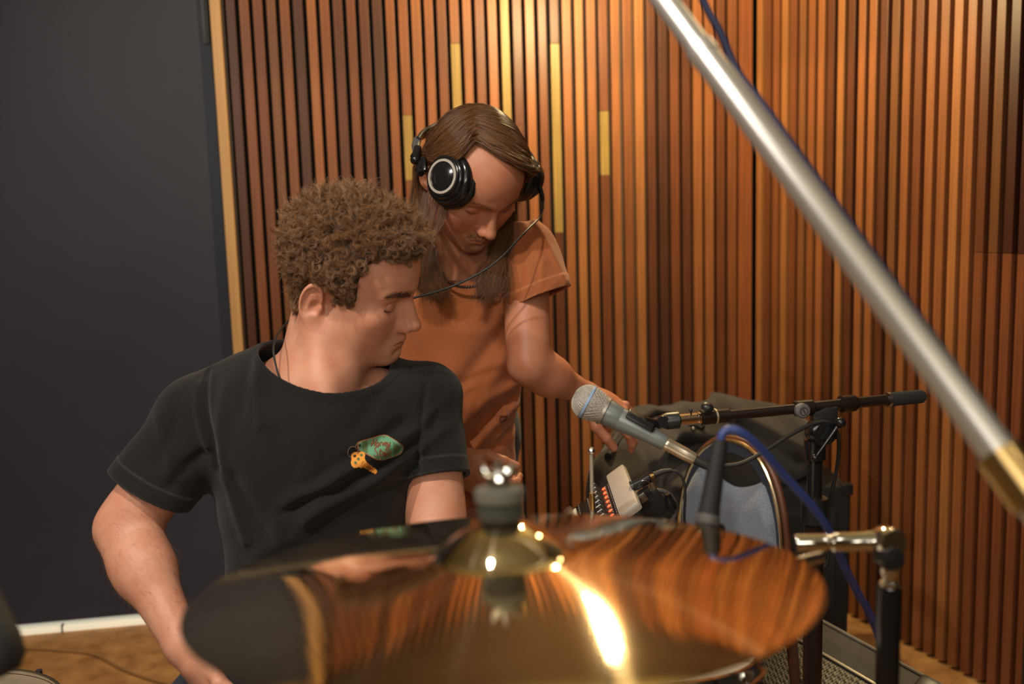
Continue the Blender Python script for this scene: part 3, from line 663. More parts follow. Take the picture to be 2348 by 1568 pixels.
# adapter + jack cable, and a thicker grey cable
jc = thing('headphone_extension_cable', 'thin black jack cable with a gold ring arching down from the mixer', 'cable', P(1455, 1115, 1.69))
part('adapter', MB().tube([P(1447, 1118, 1.70), P(1452, 1116, 1.70)], 0.011, 14).tube([P(1452, 1115, 1.70), P(1492, 1094, 1.69)], 0.0088, 14), M_BLK, jc)
part('gold_plug', MB().tube([P(1491, 1093, 1.69), P(1500, 1089, 1.69)], [0.0042, 0.0036], 12), M_GOLD, jc, label='gold plug ring')
part('boot', MB().tube([P(1499, 1089, 1.69), P(1520, 1081, 1.69), P(1540, 1078, 1.69)], [0.0055, 0.005, 0.0035], 12), M_RUBBER, jc)
part('cord', MB().tube(spline([P(1538, 1078, 1.69), P(1556, 1084, 1.69), P(1568, 1104, 1.69), P(1571, 1135, 1.69), P(1569, 1190, 1.70), P(1572, 1300, 1.72), (P(1572, 1300, 1.72)[0], P(1572, 1300, 1.72)[1] + .02, 0.01)], 8), 0.0024, 8), M_RUBBER, jc)
part('tie', MB().tube(spline([P(1462, 1118, 1.69), P(1470, 1104, 1.68), P(1483, 1102, 1.68), P(1492, 1112, 1.685), P(1491, 1124, 1.69)], 6), 0.0008, 6), M_STEEL, jc)
gc = spline([P(1478, 1128, 1.70), P(1505, 1124, 1.70), P(1530, 1130, 1.70), P(1547, 1150, 1.70), P(1548, 1178, 1.70), P(1535, 1215, 1.71), P(1530, 1300, 1.74), (P(1530, 1300, 1.74)[0], P(1530, 1300, 1.74)[1], 0.01)], 8)
tag(part('power_cable', MB().tube(gc, 0.0040, 10), mat('grey_cable', (0.055, 0.052, 0.048), 0.5)), 'thick dark grey cable curling behind the mixer clamp', 'cable')

# ================================================================ banquet chair with blue back
M_FAB = mat('blue_grey_upholstery', (0.18, 0.21, 0.27), 0.95, col2=(0.28, 0.32, 0.39), scale=220, stretch=(1, 1, 3), bump=0.6, bscale=420, sheen=0.3)
M_FRW = mat('chair_bronze_frame', (0.13, 0.050, 0.025), 0.4, 0.2)
M_FRG = mat('chair_gold_edge', (0.92, 0.74, 0.46), 0.22, 1.0)
M_PIPE = mat('dark_blue_piping', (0.035, 0.042, 0.065), 0.7)
ct = np.array([math.cos(math.radians(57)), -math.sin(math.radians(57)), 0.0])      # across the back, towards its near edge
cn = np.array([-math.sin(math.radians(57)), -math.cos(math.radians(57)), 0.0])     # front of the back panel
cC = P(1690, 1260, 2.14)
ch = thing('banquet_chair', 'banquet chair with rounded blue fabric back and gold-edged frame', 'chair', (cC[0], cC[1], 0))
ctop = P(1668, 1006, 2.14)[2]; ccz = ctop - 0.235
def back_out(k, n=48, w=0.159, h=0.245):
    out = []
    for i in range(n):
        a = 2 * math.pi * i / n; x = math.copysign(abs(math.cos(a)) ** 0.86, math.cos(a)) * w * k; z = math.copysign(abs(math.sin(a)) ** 0.9, math.sin(a)) * h * (1 - (1 - k) * w / h)
        out.append((x, z))
    return out
def bw(x, z, d): return np.array([cC[0], cC[1], ccz]) + ct * x + np.array([0, 0, z]) + cn * (d + 0.25 * x * x * 3)
def panel(k0, prof, m, name, lab=None):
    """prof: list (k, depth)"""
    V = []; n = 48
    for k, d in prof:
        V += [bw(x, z, d) for x, z in back_out(k)]
    Fc = []
    for j in range(len(prof) - 1):
        for i in range(n): Fc.append((j * n + i, j * n + (i + 1) % n, (j + 1) * n + (i + 1) % n, (j + 1) * n + i))
    V.append(bw(0, 0, prof[-1][1])); c = len(V) - 1; j = len(prof) - 1
    for i in range(n): Fc.append((j * n + i, j * n + (i + 1) % n, c))
    part(name, MB().add(V, Fc), m, ch, label=lab)
# padded cushion with an arched cut-out (grip hole) left open under the top of the frame
def pad_mesh():
    bm = bmesh.new(); NU, NV = 26, 30; g = {}
    for i in range(NU + 1):
        u = -1 + 2 * i / NU
        for j in range(NV + 1):
            v = j / NV
            x = u * 0.140
            ztop = min(0.138 + 0.070 * abs(u) ** 1.6, 0.212 * (1 - abs(u) ** 2.6) ** 0.5 if abs(u) < 1 else 0)
            zbot = -0.205 * (1 - abs(u) ** 2.6) ** 0.5 if abs(u) < 1 else 0
            ztop = max(ztop, zbot + 0.001); z = zbot + (ztop - zbot) * v
            e = min(1 - abs(u), v, 1 - v); pf = 0.026 * min(1, e / 0.14) ** 0.5
            g[i, j] = (bm.verts.new(bw(x, z, 0.008 + pf)), bm.verts.new(bw(x, z, 0.004)))
    for i in range(NU):
        for j in range(NV):
            bm.faces.new([g[i, j][0], g[i + 1, j][0], g[i + 1, j + 1][0], g[i, j + 1][0]]); bm.faces.new([g[i, j][1], g[i, j + 1][1], g[i + 1, j + 1][1], g[i + 1, j][1]])
    bmesh.ops.remove_doubles(bm, verts=bm.verts, dist=0.0002)
    V = [v.co[:] for v in bm.verts]; bm.verts.index_update(); Fc = [[v.index for v in f.verts] for f in bm.faces]; bm.free(); return MB().add(V, Fc)
part('back_cushion', pad_mesh(), M_FAB, ch, label='blue-grey padded fabric back')
def ringpart(name, k0, k1, d0, d1, m):
    V = []; n = 48; Fc = []
    for k, d in ((k0, d0), (k0, d1), (k1, d1), (k1, d0)): V += [bw(x, z, d) for x, z in back_out(k)]
    for j in range(4):
        for i in range(n): Fc.append((j * n + i, j * n + (i + 1) % n, ((j + 1) % 4) * n + (i + 1) % n, ((j + 1) % 4) * n + i))
    part(name, MB().add(V, Fc), m, ch)
ringpart('back_piping', 0.93, 0.80, -0.010, 0.012, M_PIPE)
ring = [bw(x, z, -0.002) for x, z in back_out(0.975)]
part('back_frame', MB().tube(ring, 0.0085, 10, closed=True), M_FRW, ch)
ring2 = [bw(x, z, 0.0105) for x, z in back_out(0.955)]
part('gold_edge', MB().tube(ring2, 0.0050, 8, closed=True), M_FRG, ch)
for s in (-1, 1):
    x = s * 0.140
    part('leg', MB().tube([bw(x, -0.10, 0), (bw(x, 0, -0.02)[0], bw(x, 0, -0.02)[1], 0.45), tuple(bw(x, 0, -0.08)[:2]) + (0.012,)], 0.012, 10), M_FRW, ch)
    part('leg', MB().tube([tuple(bw(x, 0, 0.02)[:2]) + (0.44,), tuple(bw(x, 0, 0.32)[:2]) + (0.44,), tuple(bw(x, 0, 0.36)[:2]) + (0.012,)], 0.012, 10), M_FRW, ch)
sc_ = (bw(0, 0, 0.19)[0], bw(0, 0, 0.19)[1], 0.475)
part('seat', MB().box(sc_, (0.36, 0.34, 0.065), np.stack([ct, cn, np.array([0, 0, 1.])], 1), 0.022), M_FAB, ch)

# ================================================================ wedge monitor with perforated grille, lower right
w0, w1 = on_floor(1870, 1415, 0.36), on_floor(2150, 1566, 0.36)
wd = (w1 - w0); wl = np.linalg.norm(wd); wd /= wl; wn_ = np.cross(wd, [0, 0, 1.0]);
if wn_[0] > 0: wn_ = -wn_
wm = thing('floor_wedge_speaker', 'black wedge floor speaker with perforated grille at lower right', 'speaker', tuple(w0[:2]) + (0,))
def wp(s, t, z): return w0 + wd * s + wn_ * t + np.array([0, 0, z - 0.36])
s0, s1 = -0.14, wl + 0.02
V = [wp(s, t, z) for s in (s0, s1) for t, z in ((0, 0.002), (0, 0.36), (0.030, 0.345), (0.40, 0.10), (0.40, 0.002))]
part('cabinet', MB().add(V, [(0, 1, 2, 3, 4), (9, 8, 7, 6, 5), (0, 5, 6, 1), (1, 6, 7, 2), (2, 7, 8, 3), (3, 8, 9, 4), (4, 9, 5, 0)]), mat('speaker_black', (0.030, 0.027, 0.023), 0.6, bump=0.3, bscale=300), wm, sm=False)
gdir = wp(0, 0.40, 0.10) - wp(0, 0.030, 0.345); gl = np.linalg.norm(gdir); gdir /= gl; gn = np.cross(wd, gdir)
if gn[2] < 0: gn = -gn
M_PERF, N, L, b = nt('perforated_steel')
b.inputs['Metallic'].default_value = 0.6; b.inputs['Roughness'].default_value = 0.45
tc = N.new('ShaderNodeTexCoord'); vo = N.new('ShaderNodeTexVoronoi'); vo.inputs['Scale'].default_value = 150; vo.inputs['Randomness'].default_value = 0.15
L.new(tc.outputs['Object'], vo.inputs['Vector'])
r = N.new('ShaderNodeValToRGB'); r.color_ramp.elements[0].position = 0.36; r.color_ramp.elements[1].position = 0.5
r.color_ramp.elements[0].color = (0.006, 0.006, 0.005, 1); r.color_ramp.elements[1].color = (0.09, 0.085, 0.075, 1)
L.new(vo.outputs['Distance'], r.inputs[0]); L.new(r.outputs[0], b.inputs['Base Color'])
u = N.new('ShaderNodeBump'); u.inputs['Strength'].default_value = 0.6; u.inputs['Distance'].default_value = 0.002
L.new(vo.outputs['Distance'], u.inputs['Height']); L.new(u.outputs[0], b.inputs['Normal'])
gm = np.stack([wd, gdir, gn], 1)
gc_ = wp((s0 + s1) / 2, 0.030, 0.345) + gdir * (gl * 0.53)
part('grille', MB().box(gc_ + gn * 0.004, (s1 - s0 - 0.06, gl * 0.86, 0.006), gm, 0.002), M_PERF, wm)
part('grille_edge', MB().box(wp((s0 + s1) / 2, 0.030, 0.345) + gdir * (gl * 0.085) + gn * 0.006, (s1 - s0 - 0.06, 0.006, 0.006), gm, 0.001), mat('worn_steel_edge', (0.25, 0.23, 0.2), 0.4, .8), wm)
part('top_edge', MB().tube([wp(s0, 0.002, 0.361), wp(s1, 0.002, 0.361)], 0.004, 8), mat('worn_edge', (0.16, 0.14, 0.115), 0.5), wm)
part('corner', MB().box(wp(s1 - 0.02, 0.02, 0.34), (0.05, 0.05, 0.05), gm, 0.008), M_BLK, wm)

# ================================================================ black speaker cabinet behind the chair (carries the bag)
cbx = P(1625, 1190, 2.62)
ca = thing('amplifier_cabinet', 'black amplifier cabinet standing behind the blue chair under the bag', 'amplifier', (cbx[0], cbx[1], 0))
part('cabinet', MB().box((cbx[0] + 0.03, cbx[1] + 0.05, 0.285), (0.62, 0.32, 0.56), None, 0.012), M_BLKM, ca)
part('grille_cloth', MB().box((cbx[0] + 0.03, cbx[1] - 0.113, 0.28), (0.54, 0.006, 0.46), None, 0.002), mat('grille_cloth', (0.02, 0.019, 0.018), 0.95, bump=.5, bscale=600), ca)
for s in (-1, 1):
    part('corner_guard', MB().box((cbx[0] + 0.03 + s * 0.30, cbx[1] - 0.10, 0.555), (0.03, 0.03, 0.03), None, 0.005), M_BLK, ca)
AMP_TOP = 0.565
# drum throne
st = thing('drum_throne', 'round black padded drum stool under the seated man', 'stool', (-0.27, 1.58, 0))
part('seat', MB().lathe([(0, 0.40), (0.14, 0.40), (0.165, 0.41), (0.172, 0.44), (0.168, 0.475), (0.13, 0.495), (0, 0.50)], (-0.27, 1.58, 0), (0, 0, 1), 40), M_BLK, st)
part('post', MB().tube([(-0.27, 1.58, 0.41), (-0.27, 1.58, 0.12)], 0.014, 14), M_CHROMED, st)
for k in range(3):
    a = 0.9 + k * 2.094
    part('leg', MB().tube([(-0.27, 1.58, 0.28), (-0.27 + 0.24 * math.cos(a), 1.58 + 0.24 * math.sin(a), 0.01)], 0.009, 10), M_CHROMED, st)
# ================================================================ implicit-surface sculpting (bodies, clothes, soft things)
f4 = np.float32
def smin(a, b, k):
    h = np.maximum(k - np.abs(a - b), 0) / k
    return np.minimum(a, b) - h * h * k * 0.25
def smax(a, b, k): return -smin(-a, -b, k)
def ell(p, c, r):
    q = p - np.asarray(c, f4); r = np.asarray(r, f4)
    k0 = np.sqrt(((q / r) ** 2).sum(1)) + 1e-9; k1 = np.sqrt(((q / (r * r)) ** 2).sum(1)) + 1e-9
    return k0 * (k0 - 1) / k1
def sph(p, c, r): return np.sqrt(((p - np.asarray(c, f4)) ** 2).sum(1)) - r
def cap(p, a, b, ra, rb=None):
    rb = ra if rb is None else rb
    a = np.asarray(a, f4); ba = np.asarray(b, f4) - a; pa = p - a
    t = np.clip(pa @ ba / (ba @ ba), 0, 1)
    return np.sqrt(((pa - t[:, None] * ba) ** 2).sum(1)) - (ra + (rb - ra) * t)
def rell(p, c, r, M):
    """ellipsoid with local axes = columns of M"""
    return ell((p - np.asarray(c, f4)) @ np.asarray(M, f4), (0, 0, 0), r)
def chain(p, pts, rs, k=0.01):
    d = None
    for i in range(len(pts) - 1):
        e = cap(p, pts[i], pts[i + 1], rs[i], rs[i + 1])
        d = e if d is None else smin(d, e, k)
    return d

def polygonize(f, lo, hi, h, B=8, newton=2, relax=1, slack=1.25):
    """sparse surface nets of f < 0; returns vertices, quads"""
    lo = np.array(lo, f4); hi = np.array(hi, f4)
    nb = np.ceil((hi - lo) / (h * B)).astype(int) + 1
    g = np.stack(np.meshgrid(*[np.arange(n) for n in nb], indexing='ij'), -1).reshape(-1, 3)
    cen = lo + (g + 0.5).astype(f4) * (h * B)
    d = f(cen); act = g[np.abs(d) < h * B * 0.87 * slack + h * 2]
    lc = np.stack(np.meshgrid(*[np.arange(B + 1)] * 3, indexing='ij'), -1).reshape(-1, 3)
    NX = nb * B + 4
    keys = []; verts = []; edges = []
    CH = 600
    cor = np.array([[i, j, k] for i in (0, 1) for j in (0, 1) for k in (0, 1)])
    for c0 in range(0, len(act), CH):
        a = act[c0:c0 + CH]
        gi = a[:, None, :] * B + lc[None]
        pts = lo + gi.reshape(-1, 3).astype(f4) * h
        v = f(pts).reshape(len(a), B + 1, B + 1, B + 1)
        s = v < 0
        cnt = sum(s[:, i:i + B, j:j + B, k:k + B].astype(np.int8) for i, j, k in cor)
        w = np.argwhere((cnt > 0) & (cnt < 8))
        if not len(w): continue
        ci = a[w[:, 0]] * B + w[:, 1:]
        cv = np.stack([v[w[:, 0], w[:, 1] + i, w[:, 2] + j, w[:, 3] + k] for i, j, k in cor], 1)
        acc = np.zeros((len(w), 3)); num = np.zeros(len(w))
        for e0 in range(8):
            for ax, st in ((0, 4), (1, 2), (2, 1)):
                if cor[e0][ax]: continue
                e1 = e0 + st; A_, B_ = cv[:, e0], cv[:, e1]; m = (A_ < 0) != (B_ < 0)
                t = np.where(m, A_ / (A_ - B_ + 1e-20), 0)
                pos = np.tile(cor[e0].astype(float), (len(w), 1)); pos[:, ax] += t
                acc[m] += pos[m]; num[m] += 1
        keys.append((ci[:, 0] * NX[1] + ci[:, 1]) * NX[2] + ci[:, 2])
        verts.append(lo + (ci + acc / num[:, None]) * h)
        s0 = cv[:, 0] < 0
        edges.append(np.stack([s0, cv[:, 4] < 0, cv[:, 2] < 0, cv[:, 1] < 0], 1))
    keys = np.concatenate(keys); V = np.concatenate(verts).astype(f4); E_ = np.concatenate(edges)
    o = np.argsort(keys); keys, V, E_ = keys[o], V[o], E_[o]
    st = [NX[1] * NX[2], NX[2], 1]; Q = []
    def find(k):
        i = np.searchsorted(keys, k); i = np.minimum(i, len(keys) - 1); return np.where(keys[i] == k, i, -1)
    me_ = np.arange(len(keys))
    for ax in range(3):
        m = E_[:, 0] != E_[:, ax + 1]; u, w_ = [st[(ax + 1) % 3], st[(ax + 2) % 3]]
        i0 = me_[m]; k = keys[m]; i1, i2, i3 = find(k - u), find(k - u - w_), find(k - w_)
        ok = (i1 >= 0) & (i2 >= 0) & (i3 >= 0); inside = E_[m][:, 0]
        q = np.stack([i0, i1, i2, i3], 1)[ok]; ins = inside[ok]
        q[~ins] = q[~ins][:, ::-1]; Q.append(q)
    Q = np.concatenate(Q)
    for it in range(relax):                                  # light Laplacian then back onto the surface
        acc = np.zeros_like(V); n = np.zeros(len(V))
        for a, b in ((0, 1), (1, 2), (2, 3), (3, 0)):
            np.add.at(acc, Q[:, a], V[Q[:, b]]); np.add.at(acc, Q[:, b], V[Q[:, a]]); np.add.at(n, Q[:, a], 1); np.add.at(n, Q[:, b], 1)
        V = (0.5 * V + 0.5 * acc / np.maximum(n, 1)[:, None]).astype(f4)
    for it in range(newton): V = project(f, V, h * 0.25, h * 0.8)
    return V, Q

def gradf(f, V, e):
    g = np.zeros_like(V)
    for a in range(3):
        o = np.zeros(3, f4); o[a] = e
        g[:, a] = (f(V + o) - f(V - o)) / (2 * e)
    return g
def project(f, V, e, mx, off=0.0):
    g = gradf(f, V, e); n2 = (g * g).sum(1) + 1e-8
    s = (f(V) - off) / n2; st = g * s[:, None]; l = np.sqrt((st * st).sum(1)) + 1e-12
    return (V - st * np.minimum(1, mx / l)[:, None]).astype(f4)

def np_mesh(name, V, Q, off=(0, 0, 0), cols=None):
    V = np.asarray(V, f4) - np.asarray(off, f4); Q = np.asarray(Q, np.int32)
    me = D.meshes.new(name); me.vertices.add(len(V)); me.vertices.foreach_set('co', V.ravel())
    k = Q.shape[1]
    me.loops.add(Q.size); me.loops.foreach_set('vertex_index', Q.ravel())
    me.polygons.add(len(Q)); me.polygons.foreach_set('loop_start', np.arange(0, Q.size, k, dtype=np.int32))
    me.polygons.foreach_set('use_smooth', np.ones(len(Q), bool)); me.update(calc_edges=True); me.validate()
    if cols is not None:
        a = me.color_attributes.new('tone', 'FLOAT_COLOR', 'POINT')
        a.data.foreach_set('color', np.concatenate([cols, np.ones((len(cols), 1))], 1).astype(f4).ravel())
    return me

def largest(V, Q):
    l = np.arange(len(V))
    for it in range(4000):
        m = l[Q].min(1); n = l.copy(); np.minimum.at(n, Q.ravel(), np.repeat(m, 4)); n = n[n]
        if (n == l).all(): break
        l = n
    k = np.bincount(l[Q[:, 0]]).argmax(); Q = Q[l[Q[:, 0]] == k]
    u = np.unique(Q); mp_ = -np.ones(len(V), int); mp_[u] = np.arange(len(u)); return V[u], mp_[Q]

def np_part(name, V, Q, m, parent, cols=None, label=None, kind=None):
    off = ORG.get(parent, np.zeros(3)); me = np_mesh(name, V, Q, off, cols)
    if m: me.materials.append(m)
    o = D.objects.new(name, me); COL.objects.link(o); o.parent = parent; ORG[o] = off
    if label: o['label'] = label
    if kind: o['kind'] = kind
    return o

def cut_cloth(V, Q, cuts, f, h):
    """keep the cloth where every cut function is negative; snap the rim onto the cut so hems are clean"""
    c = np.max([g(V) for g in cuts], 0)
    keepv = c < h * 0.9
    kq = keepv[Q].all(1); Q = Q[kq]
    for it in range(4):
        for g in cuts:
            cv = g(V); m = (cv > -h * 0.05)
            if not m.any(): continue
            W = V[m]; gr = gradf(g, W, h * 0.3); n2 = (gr * gr).sum(1) + 1e-8
            W = W - gr * (g(W) / n2)[:, None]
            V[m] = W
        m = c > -h
        V[m] = project(f, V[m], h * 0.3, h)
    used = np.unique(Q); mp_ = -np.ones(len(V), int); mp_[used] = np.arange(len(used))
    return V[used], mp_[Q]

def snoise(p, s, seed=0):
    """cheap smooth noise from summed sines, about -1..1"""
    r = np.random.RandomState(seed); o = 0
    for i in range(5):
        k = r.normal(size=3); k /= np.linalg.norm(k); o = o + np.sin((p @ k.astype(f4)) * (s * r.uniform(0.7, 1.5)) + r.uniform(0, 6.28))
    return o / 3.0

def hair_curves(name, polys, m, parent, r0, r1=None, kind='stuff', label=None):
    """polys: array (n, k, 3) world coordinates -> one curves object of round strands"""
    off = ORG.get(parent, np.zeros(3)); polys = np.asarray(polys, f4) - np.asarray(off, f4)
    n, k, _ = polys.shape; r1 = r0 * 0.3 if r1 is None else r1
    hc = D.hair_curves.new(name); hc.add_curves([k] * n)
    hc.attributes['position'].data.foreach_set('vector', polys.reshape(-1, 3).ravel())
    ra = hc.attributes.get('radius') or hc.attributes.new('radius', 'FLOAT', 'POINT')
    t = np.linspace(0, 1, k); rr = r0 + (r1 - r0) * t ** 2
    ra.data.foreach_set('value', np.tile(rr, n).astype(f4))
    hc.materials.append(m)
    o = D.objects.new(name, hc); COL.objects.link(o); o.parent = parent
    if kind: o['kind'] = kind
    if label: o['label'] = label
    return o

def skin_mat(name, base, deep, rough=0.48):
    """skin: tone attribute (r: lips/ears redness, g: lashes, stubble, painted mouth crease shade, b: unused) over mottled base"""
    m, N, L, b = nt(name)
    at = N.new('ShaderNodeAttribute'); at.attribute_name = 'tone'
    sp = N.new('ShaderNodeSeparateColor'); L.new(at.outputs['Color'], sp.inputs[0])
    tc = N.new('ShaderNodeTexCoord')
    n1 = N.new('ShaderNodeTexNoise'); n1.inputs['Scale'].default_value = 26; n1.inputs['Detail'].default_value = 7
    L.new(tc.outputs['Object'], n1.inputs['Vector'])
    r = N.new('ShaderNodeValToRGB'); r.color_ramp.elements[0].position = 0.3; r.color_ramp.elements[1].position = 0.7
    r.color_ramp.elements[0].color = (base[0] * 0.90, base[1] * 0.74, base[2] * 0.70, 1); r.color_ramp.elements[1].color = (*base, 1)
    L.new(n1.outputs['Fac'], r.inputs[0])
    def mix(fac, c0, col, k=1.0):
        x = N.new('ShaderNodeMix'); x.data_type = 'RGBA'
        if k != 1.0:
            mm = N.new('ShaderNodeMath'); mm.operation = 'MULTIPLY'; mm.inputs[1].default_value = k; L.new(fac, mm.inputs[0]); fac = mm.outputs[0]
        L.new(fac, x.inputs['Factor']); L.new(c0, x.inputs[6]); x.inputs[7].default_value = (*col, 1); return x.outputs[2]
    c = mix(sp.outputs[0], r.outputs[0], deep, 0.75)
    c = mix(sp.outputs[1], c, (0.10, 0.05, 0.03), 0.6)
    L.new(c, b.inputs['Base Color'])
    b.inputs['Roughness'].default_value = rough; b.inputs['Specular IOR Level'].default_value = 0.4
    b.inputs['Subsurface Weight'].default_value = 0.18; b.inputs['Subsurface Radius'].default_value = (1.0, 0.3, 0.16); b.inputs['Subsurface Scale'].default_value = 0.006
    n2 = N.new('ShaderNodeTexNoise'); n2.inputs['Scale'].default_value = 420; n2.inputs['Detail'].default_value = 3
    L.new(tc.outputs['Object'], n2.inputs['Vector'])
    u = N.new('ShaderNodeBump'); u.inputs['Strength'].default_value = 0.22; u.inputs['Distance'].default_value = 0.0006
    L.new(n2.outputs['Fac'], u.inputs['Height']); L.new(u.outputs[0], b.inputs['Normal'])
    return m

def cloth_mat(name, c0, c1, rough=0.9, sheen=0.15, edge=None):
    m, N, L, b = nt(name)
    tc = N.new('ShaderNodeTexCoord')
    n1 = N.new('ShaderNodeTexNoise'); n1.inputs['Scale'].default_value = 7; n1.inputs['Detail'].default_value = 8
    L.new(tc.outputs['Object'], n1.inputs['Vector'])
    r = N.new('ShaderNodeValToRGB'); r.color_ramp.elements[0].position = 0.32; r.color_ramp.elements[1].position = 0.68
    r.color_ramp.elements[0].color = (*c0, 1); r.color_ramp.elements[1].color = (*c1, 1)
    L.new(n1.outputs['Fac'], r.inputs[0])
    at = N.new('ShaderNodeAttribute'); at.attribute_name = 'tone'
    sp = N.new('ShaderNodeSeparateColor'); L.new(at.outputs['Color'], sp.inputs[0])
    x = N.new('ShaderNodeMix'); x.data_type = 'RGBA'; L.new(sp.outputs[0], x.inputs['Factor']); L.new(r.outputs[0], x.inputs[6])
    e = edge or [min(1, c * 2.2 + 0.01) for c in c1]; x.inputs[7].default_value = (*e, 1)
    L.new(x.outputs[2], b.inputs['Base Color'])
    b.inputs['Roughness'].default_value = rough; b.inputs['Specular IOR Level'].default_value = 0.15
    b.inputs['Sheen Weight'].default_value = sheen; b.inputs['Sheen Roughness'].default_value = 0.6
    n2 = N.new('ShaderNodeTexNoise'); n2.inputs['Scale'].default_value = 900; n2.inputs['Detail'].default_value = 2
    L.new(tc.outputs['Object'], n2.inputs['Vector'])
    n3 = N.new('ShaderNodeTexNoise'); n3.inputs['Scale'].default_value = 28; n3.inputs['Detail'].default_value = 4
    L.new(tc.outputs['Object'], n3.inputs['Vector'])
    u = N.new('ShaderNodeBump'); u.inputs['Strength'].default_value = 0.25; u.inputs['Distance'].default_value = 0.0006
    u2 = N.new('ShaderNodeBump'); u2.inputs['Strength'].default_value = 0.35; u2.inputs['Distance'].default_value = 0.004
    L.new(n2.outputs['Fac'], u.inputs['Height']); L.new(n3.outputs['Fac'], u2.inputs['Height'])
    L.new(u2.outputs[0], u.inputs['Normal']); L.new(u.outputs[0], b.inputs['Normal'])
    return m

# ---------------------------------------------------------------- heads (local axes: x right, y face forward, z up; metres)
LIDC, LIDR = (0.0325, 0.0695, 0.0118), (0.0172, 0.0150, 0.0128)
def _lid(x, z):
    t = max(0.02, 1 - ((x - LIDC[0]) / LIDR[0]) ** 2 - ((z - LIDC[2]) / LIDR[2]) ** 2); return (x, LIDC[1] + LIDR[1] * t ** 0.5, z)
LIDLINE = [_lid(x, z) for x, z in ((0.0185, 0.0078), (0.0225, 0.0056), (0.0280, 0.0040), (0.0335, 0.0038), (0.0390, 0.0052), (0.0435, 0.0072), (0.0470, 0.0095))]
LIDFOLD = [_lid(x, z) for x, z in ((0.0200, 0.0165), (0.0260, 0.0200), (0.0330, 0.0212), (0.0400, 0.0196), (0.0450, 0.0165))]
def face_sdf(q, kind):
    """q: local coordinates; kind 'a' = rounder young face, 'b' = longer bearded face"""
    ax = np.abs(q[:, 0]); p = q.copy(); p[:, 0] = ax                # symmetric features use p
    d = ell(q, (0, -0.008, 0.050), (0.075, 0.097, 0.080))           # cranium
    d = smin(d, ell(q, (0, 0.040, 0.052), (0.060, 0.056, 0.058)), 0.03)          # forehead
    d = smin(d, ell(q, (0, 0.030, -0.025), (0.063, 0.061, 0.070)), 0.03)         # mid face
    d = smin(d, ell(p, (0.042, 0.056, -0.008), (0.024, 0.024, 0.019)), 0.022)    # cheekbones
    d = smin(d, ell(p, (0.036, 0.040, -0.040), (0.027, 0.034, 0.036)), 0.03)     # cheek
    d = smin(d, cap(p, (0.050, 0.000, -0.048), (0.014, 0.072, -0.087), 0.0235, 0.0175), 0.028)   # jaw
    d = smin(d, ell(q, (0, 0.045, -0.070), (0.036, 0.040, 0.026)), 0.022)        # jaw fill / mouth barrel
    d = smin(d, ell(q, (0, 0.070, -0.056), (0.026, 0.027, 0.026)), 0.018)
    d = smin(d, ell(q, (0, 0.080, -0.090), (0.018, 0.0155, 0.0145)), 0.014)      # chin
    d = smin(d, cap(p, (0.012, 0.0865, 0.034), (0.044, 0.073, 0.033), 0.0090, 0.0075), 0.014)  # brow ridge
    d = smin(d, sph(q, (0, 0.087, 0.038), 0.012), 0.012)
    # eye sockets then eyelids over the eyeball
    d = smax(d, -ell(p, (0.031, 0.099, 0.013), (0.0195, 0.0150, 0.0115)), 0.014)
    lid = ell(p, LIDC, LIDR)
    d = smin(d, lid, 0.004)
    def line(pts, r):                                                # groove along points (mirrored)
        return chain(p, pts, [r] * len(pts), 0.001)
    d = smax(d, -line(LIDLINE, 0.0010), 0.0028)
    d = smax(d, -line(LIDFOLD, 0.0008), 0.0028)
    # nose
    n = cap(q, (0, 0.0875, 0.026), (0, 0.1105, -0.0200), 0.0080, 0.0090)
    n = smin(n, ell(q, (0, 0.1115, -0.0245), (0.0098, 0.0105, 0.0090)), 0.008)
    n = smin(n, ell(p, (0.0120, 0.0995, -0.0285), (0.0070, 0.0110, 0.0080)), 0.006)
    n = smin(n, cap(q, (0, 0.092, -0.034), (0, 0.104, -0.0345), 0.005), 0.006)
    n = smin(n, cap(p, (0.003, 0.081, 0.014), (0.0095, 0.0905, -0.020), 0.0085, 0.0095), 0.010)
    d = smin(d, n, 0.0085)
    d = smax(d, -ell(p, (0.0062, 0.1030, -0.0385), (0.0034, 0.0052, 0.0040)), 0.003)
    # lips
    up = cap(p, (0.002, 0.0965, -0.0525), (0.0195, 0.0875, -0.0570), 0.0052, 0.0024)
    up = smin(up, sph(q, (0, 0.0965, -0.0535), 0.0048), 0.004)
    lo_ = cap(p, (0.000, 0.0935, -0.0640), (0.0165, 0.0870, -0.0600), 0.0062, 0.0028)
    d = smin(d, up, 0.005); d = smin(d, lo_, 0.005)
    d = smax(d, -line([(0.0, 0.1010, -0.0584), (0.009, 0.0985, -0.0582), (0.018, 0.0915, -0.0590), (0.0235, 0.0868, -0.0598)], 0.0009), 0.0034)
    d = smax(d, -ell(q, (0, 0.0975, -0.0755), (0.016, 0.0065, 0.0040)), 0.008)     # fold under the lip
    d = smax(d, -cap(q, (0, 0.103, -0.044), (0, 0.1035, -0.049), 0.0022), 0.004)    # philtrum
    # ears: tilted disc, hollow concha, rim, lobe
    er = np.array([[0.30, -0.93, 0.20], [0.93, 0.33, 0.12], [-0.18, 0.15, 0.972]], f4)     # rows -> local axes
    ec = np.array((0.0755, -0.024, -0.006), f4)
    a_ = np.array((0.36, -0.93, 0.0), f4); a_ /= np.linalg.norm(a_)      # backwards-outwards (width)
    c_ = np.array((0.05, -0.16, 0.98), f4); c_ /= np.linalg.norm(c_)     # up (height)
    b_ = np.cross(c_, a_)                                               # thickness direction
    if b_[0] < 0: b_ = -b_
    e = p - ec; u_, v_, w_ = e @ a_, e @ c_, e @ b_
    el = np.stack([u_, v_, w_], 1)
    ear = ell(el, (0.004, 0.004, 0), (0.0175, 0.0300, 0.0045))
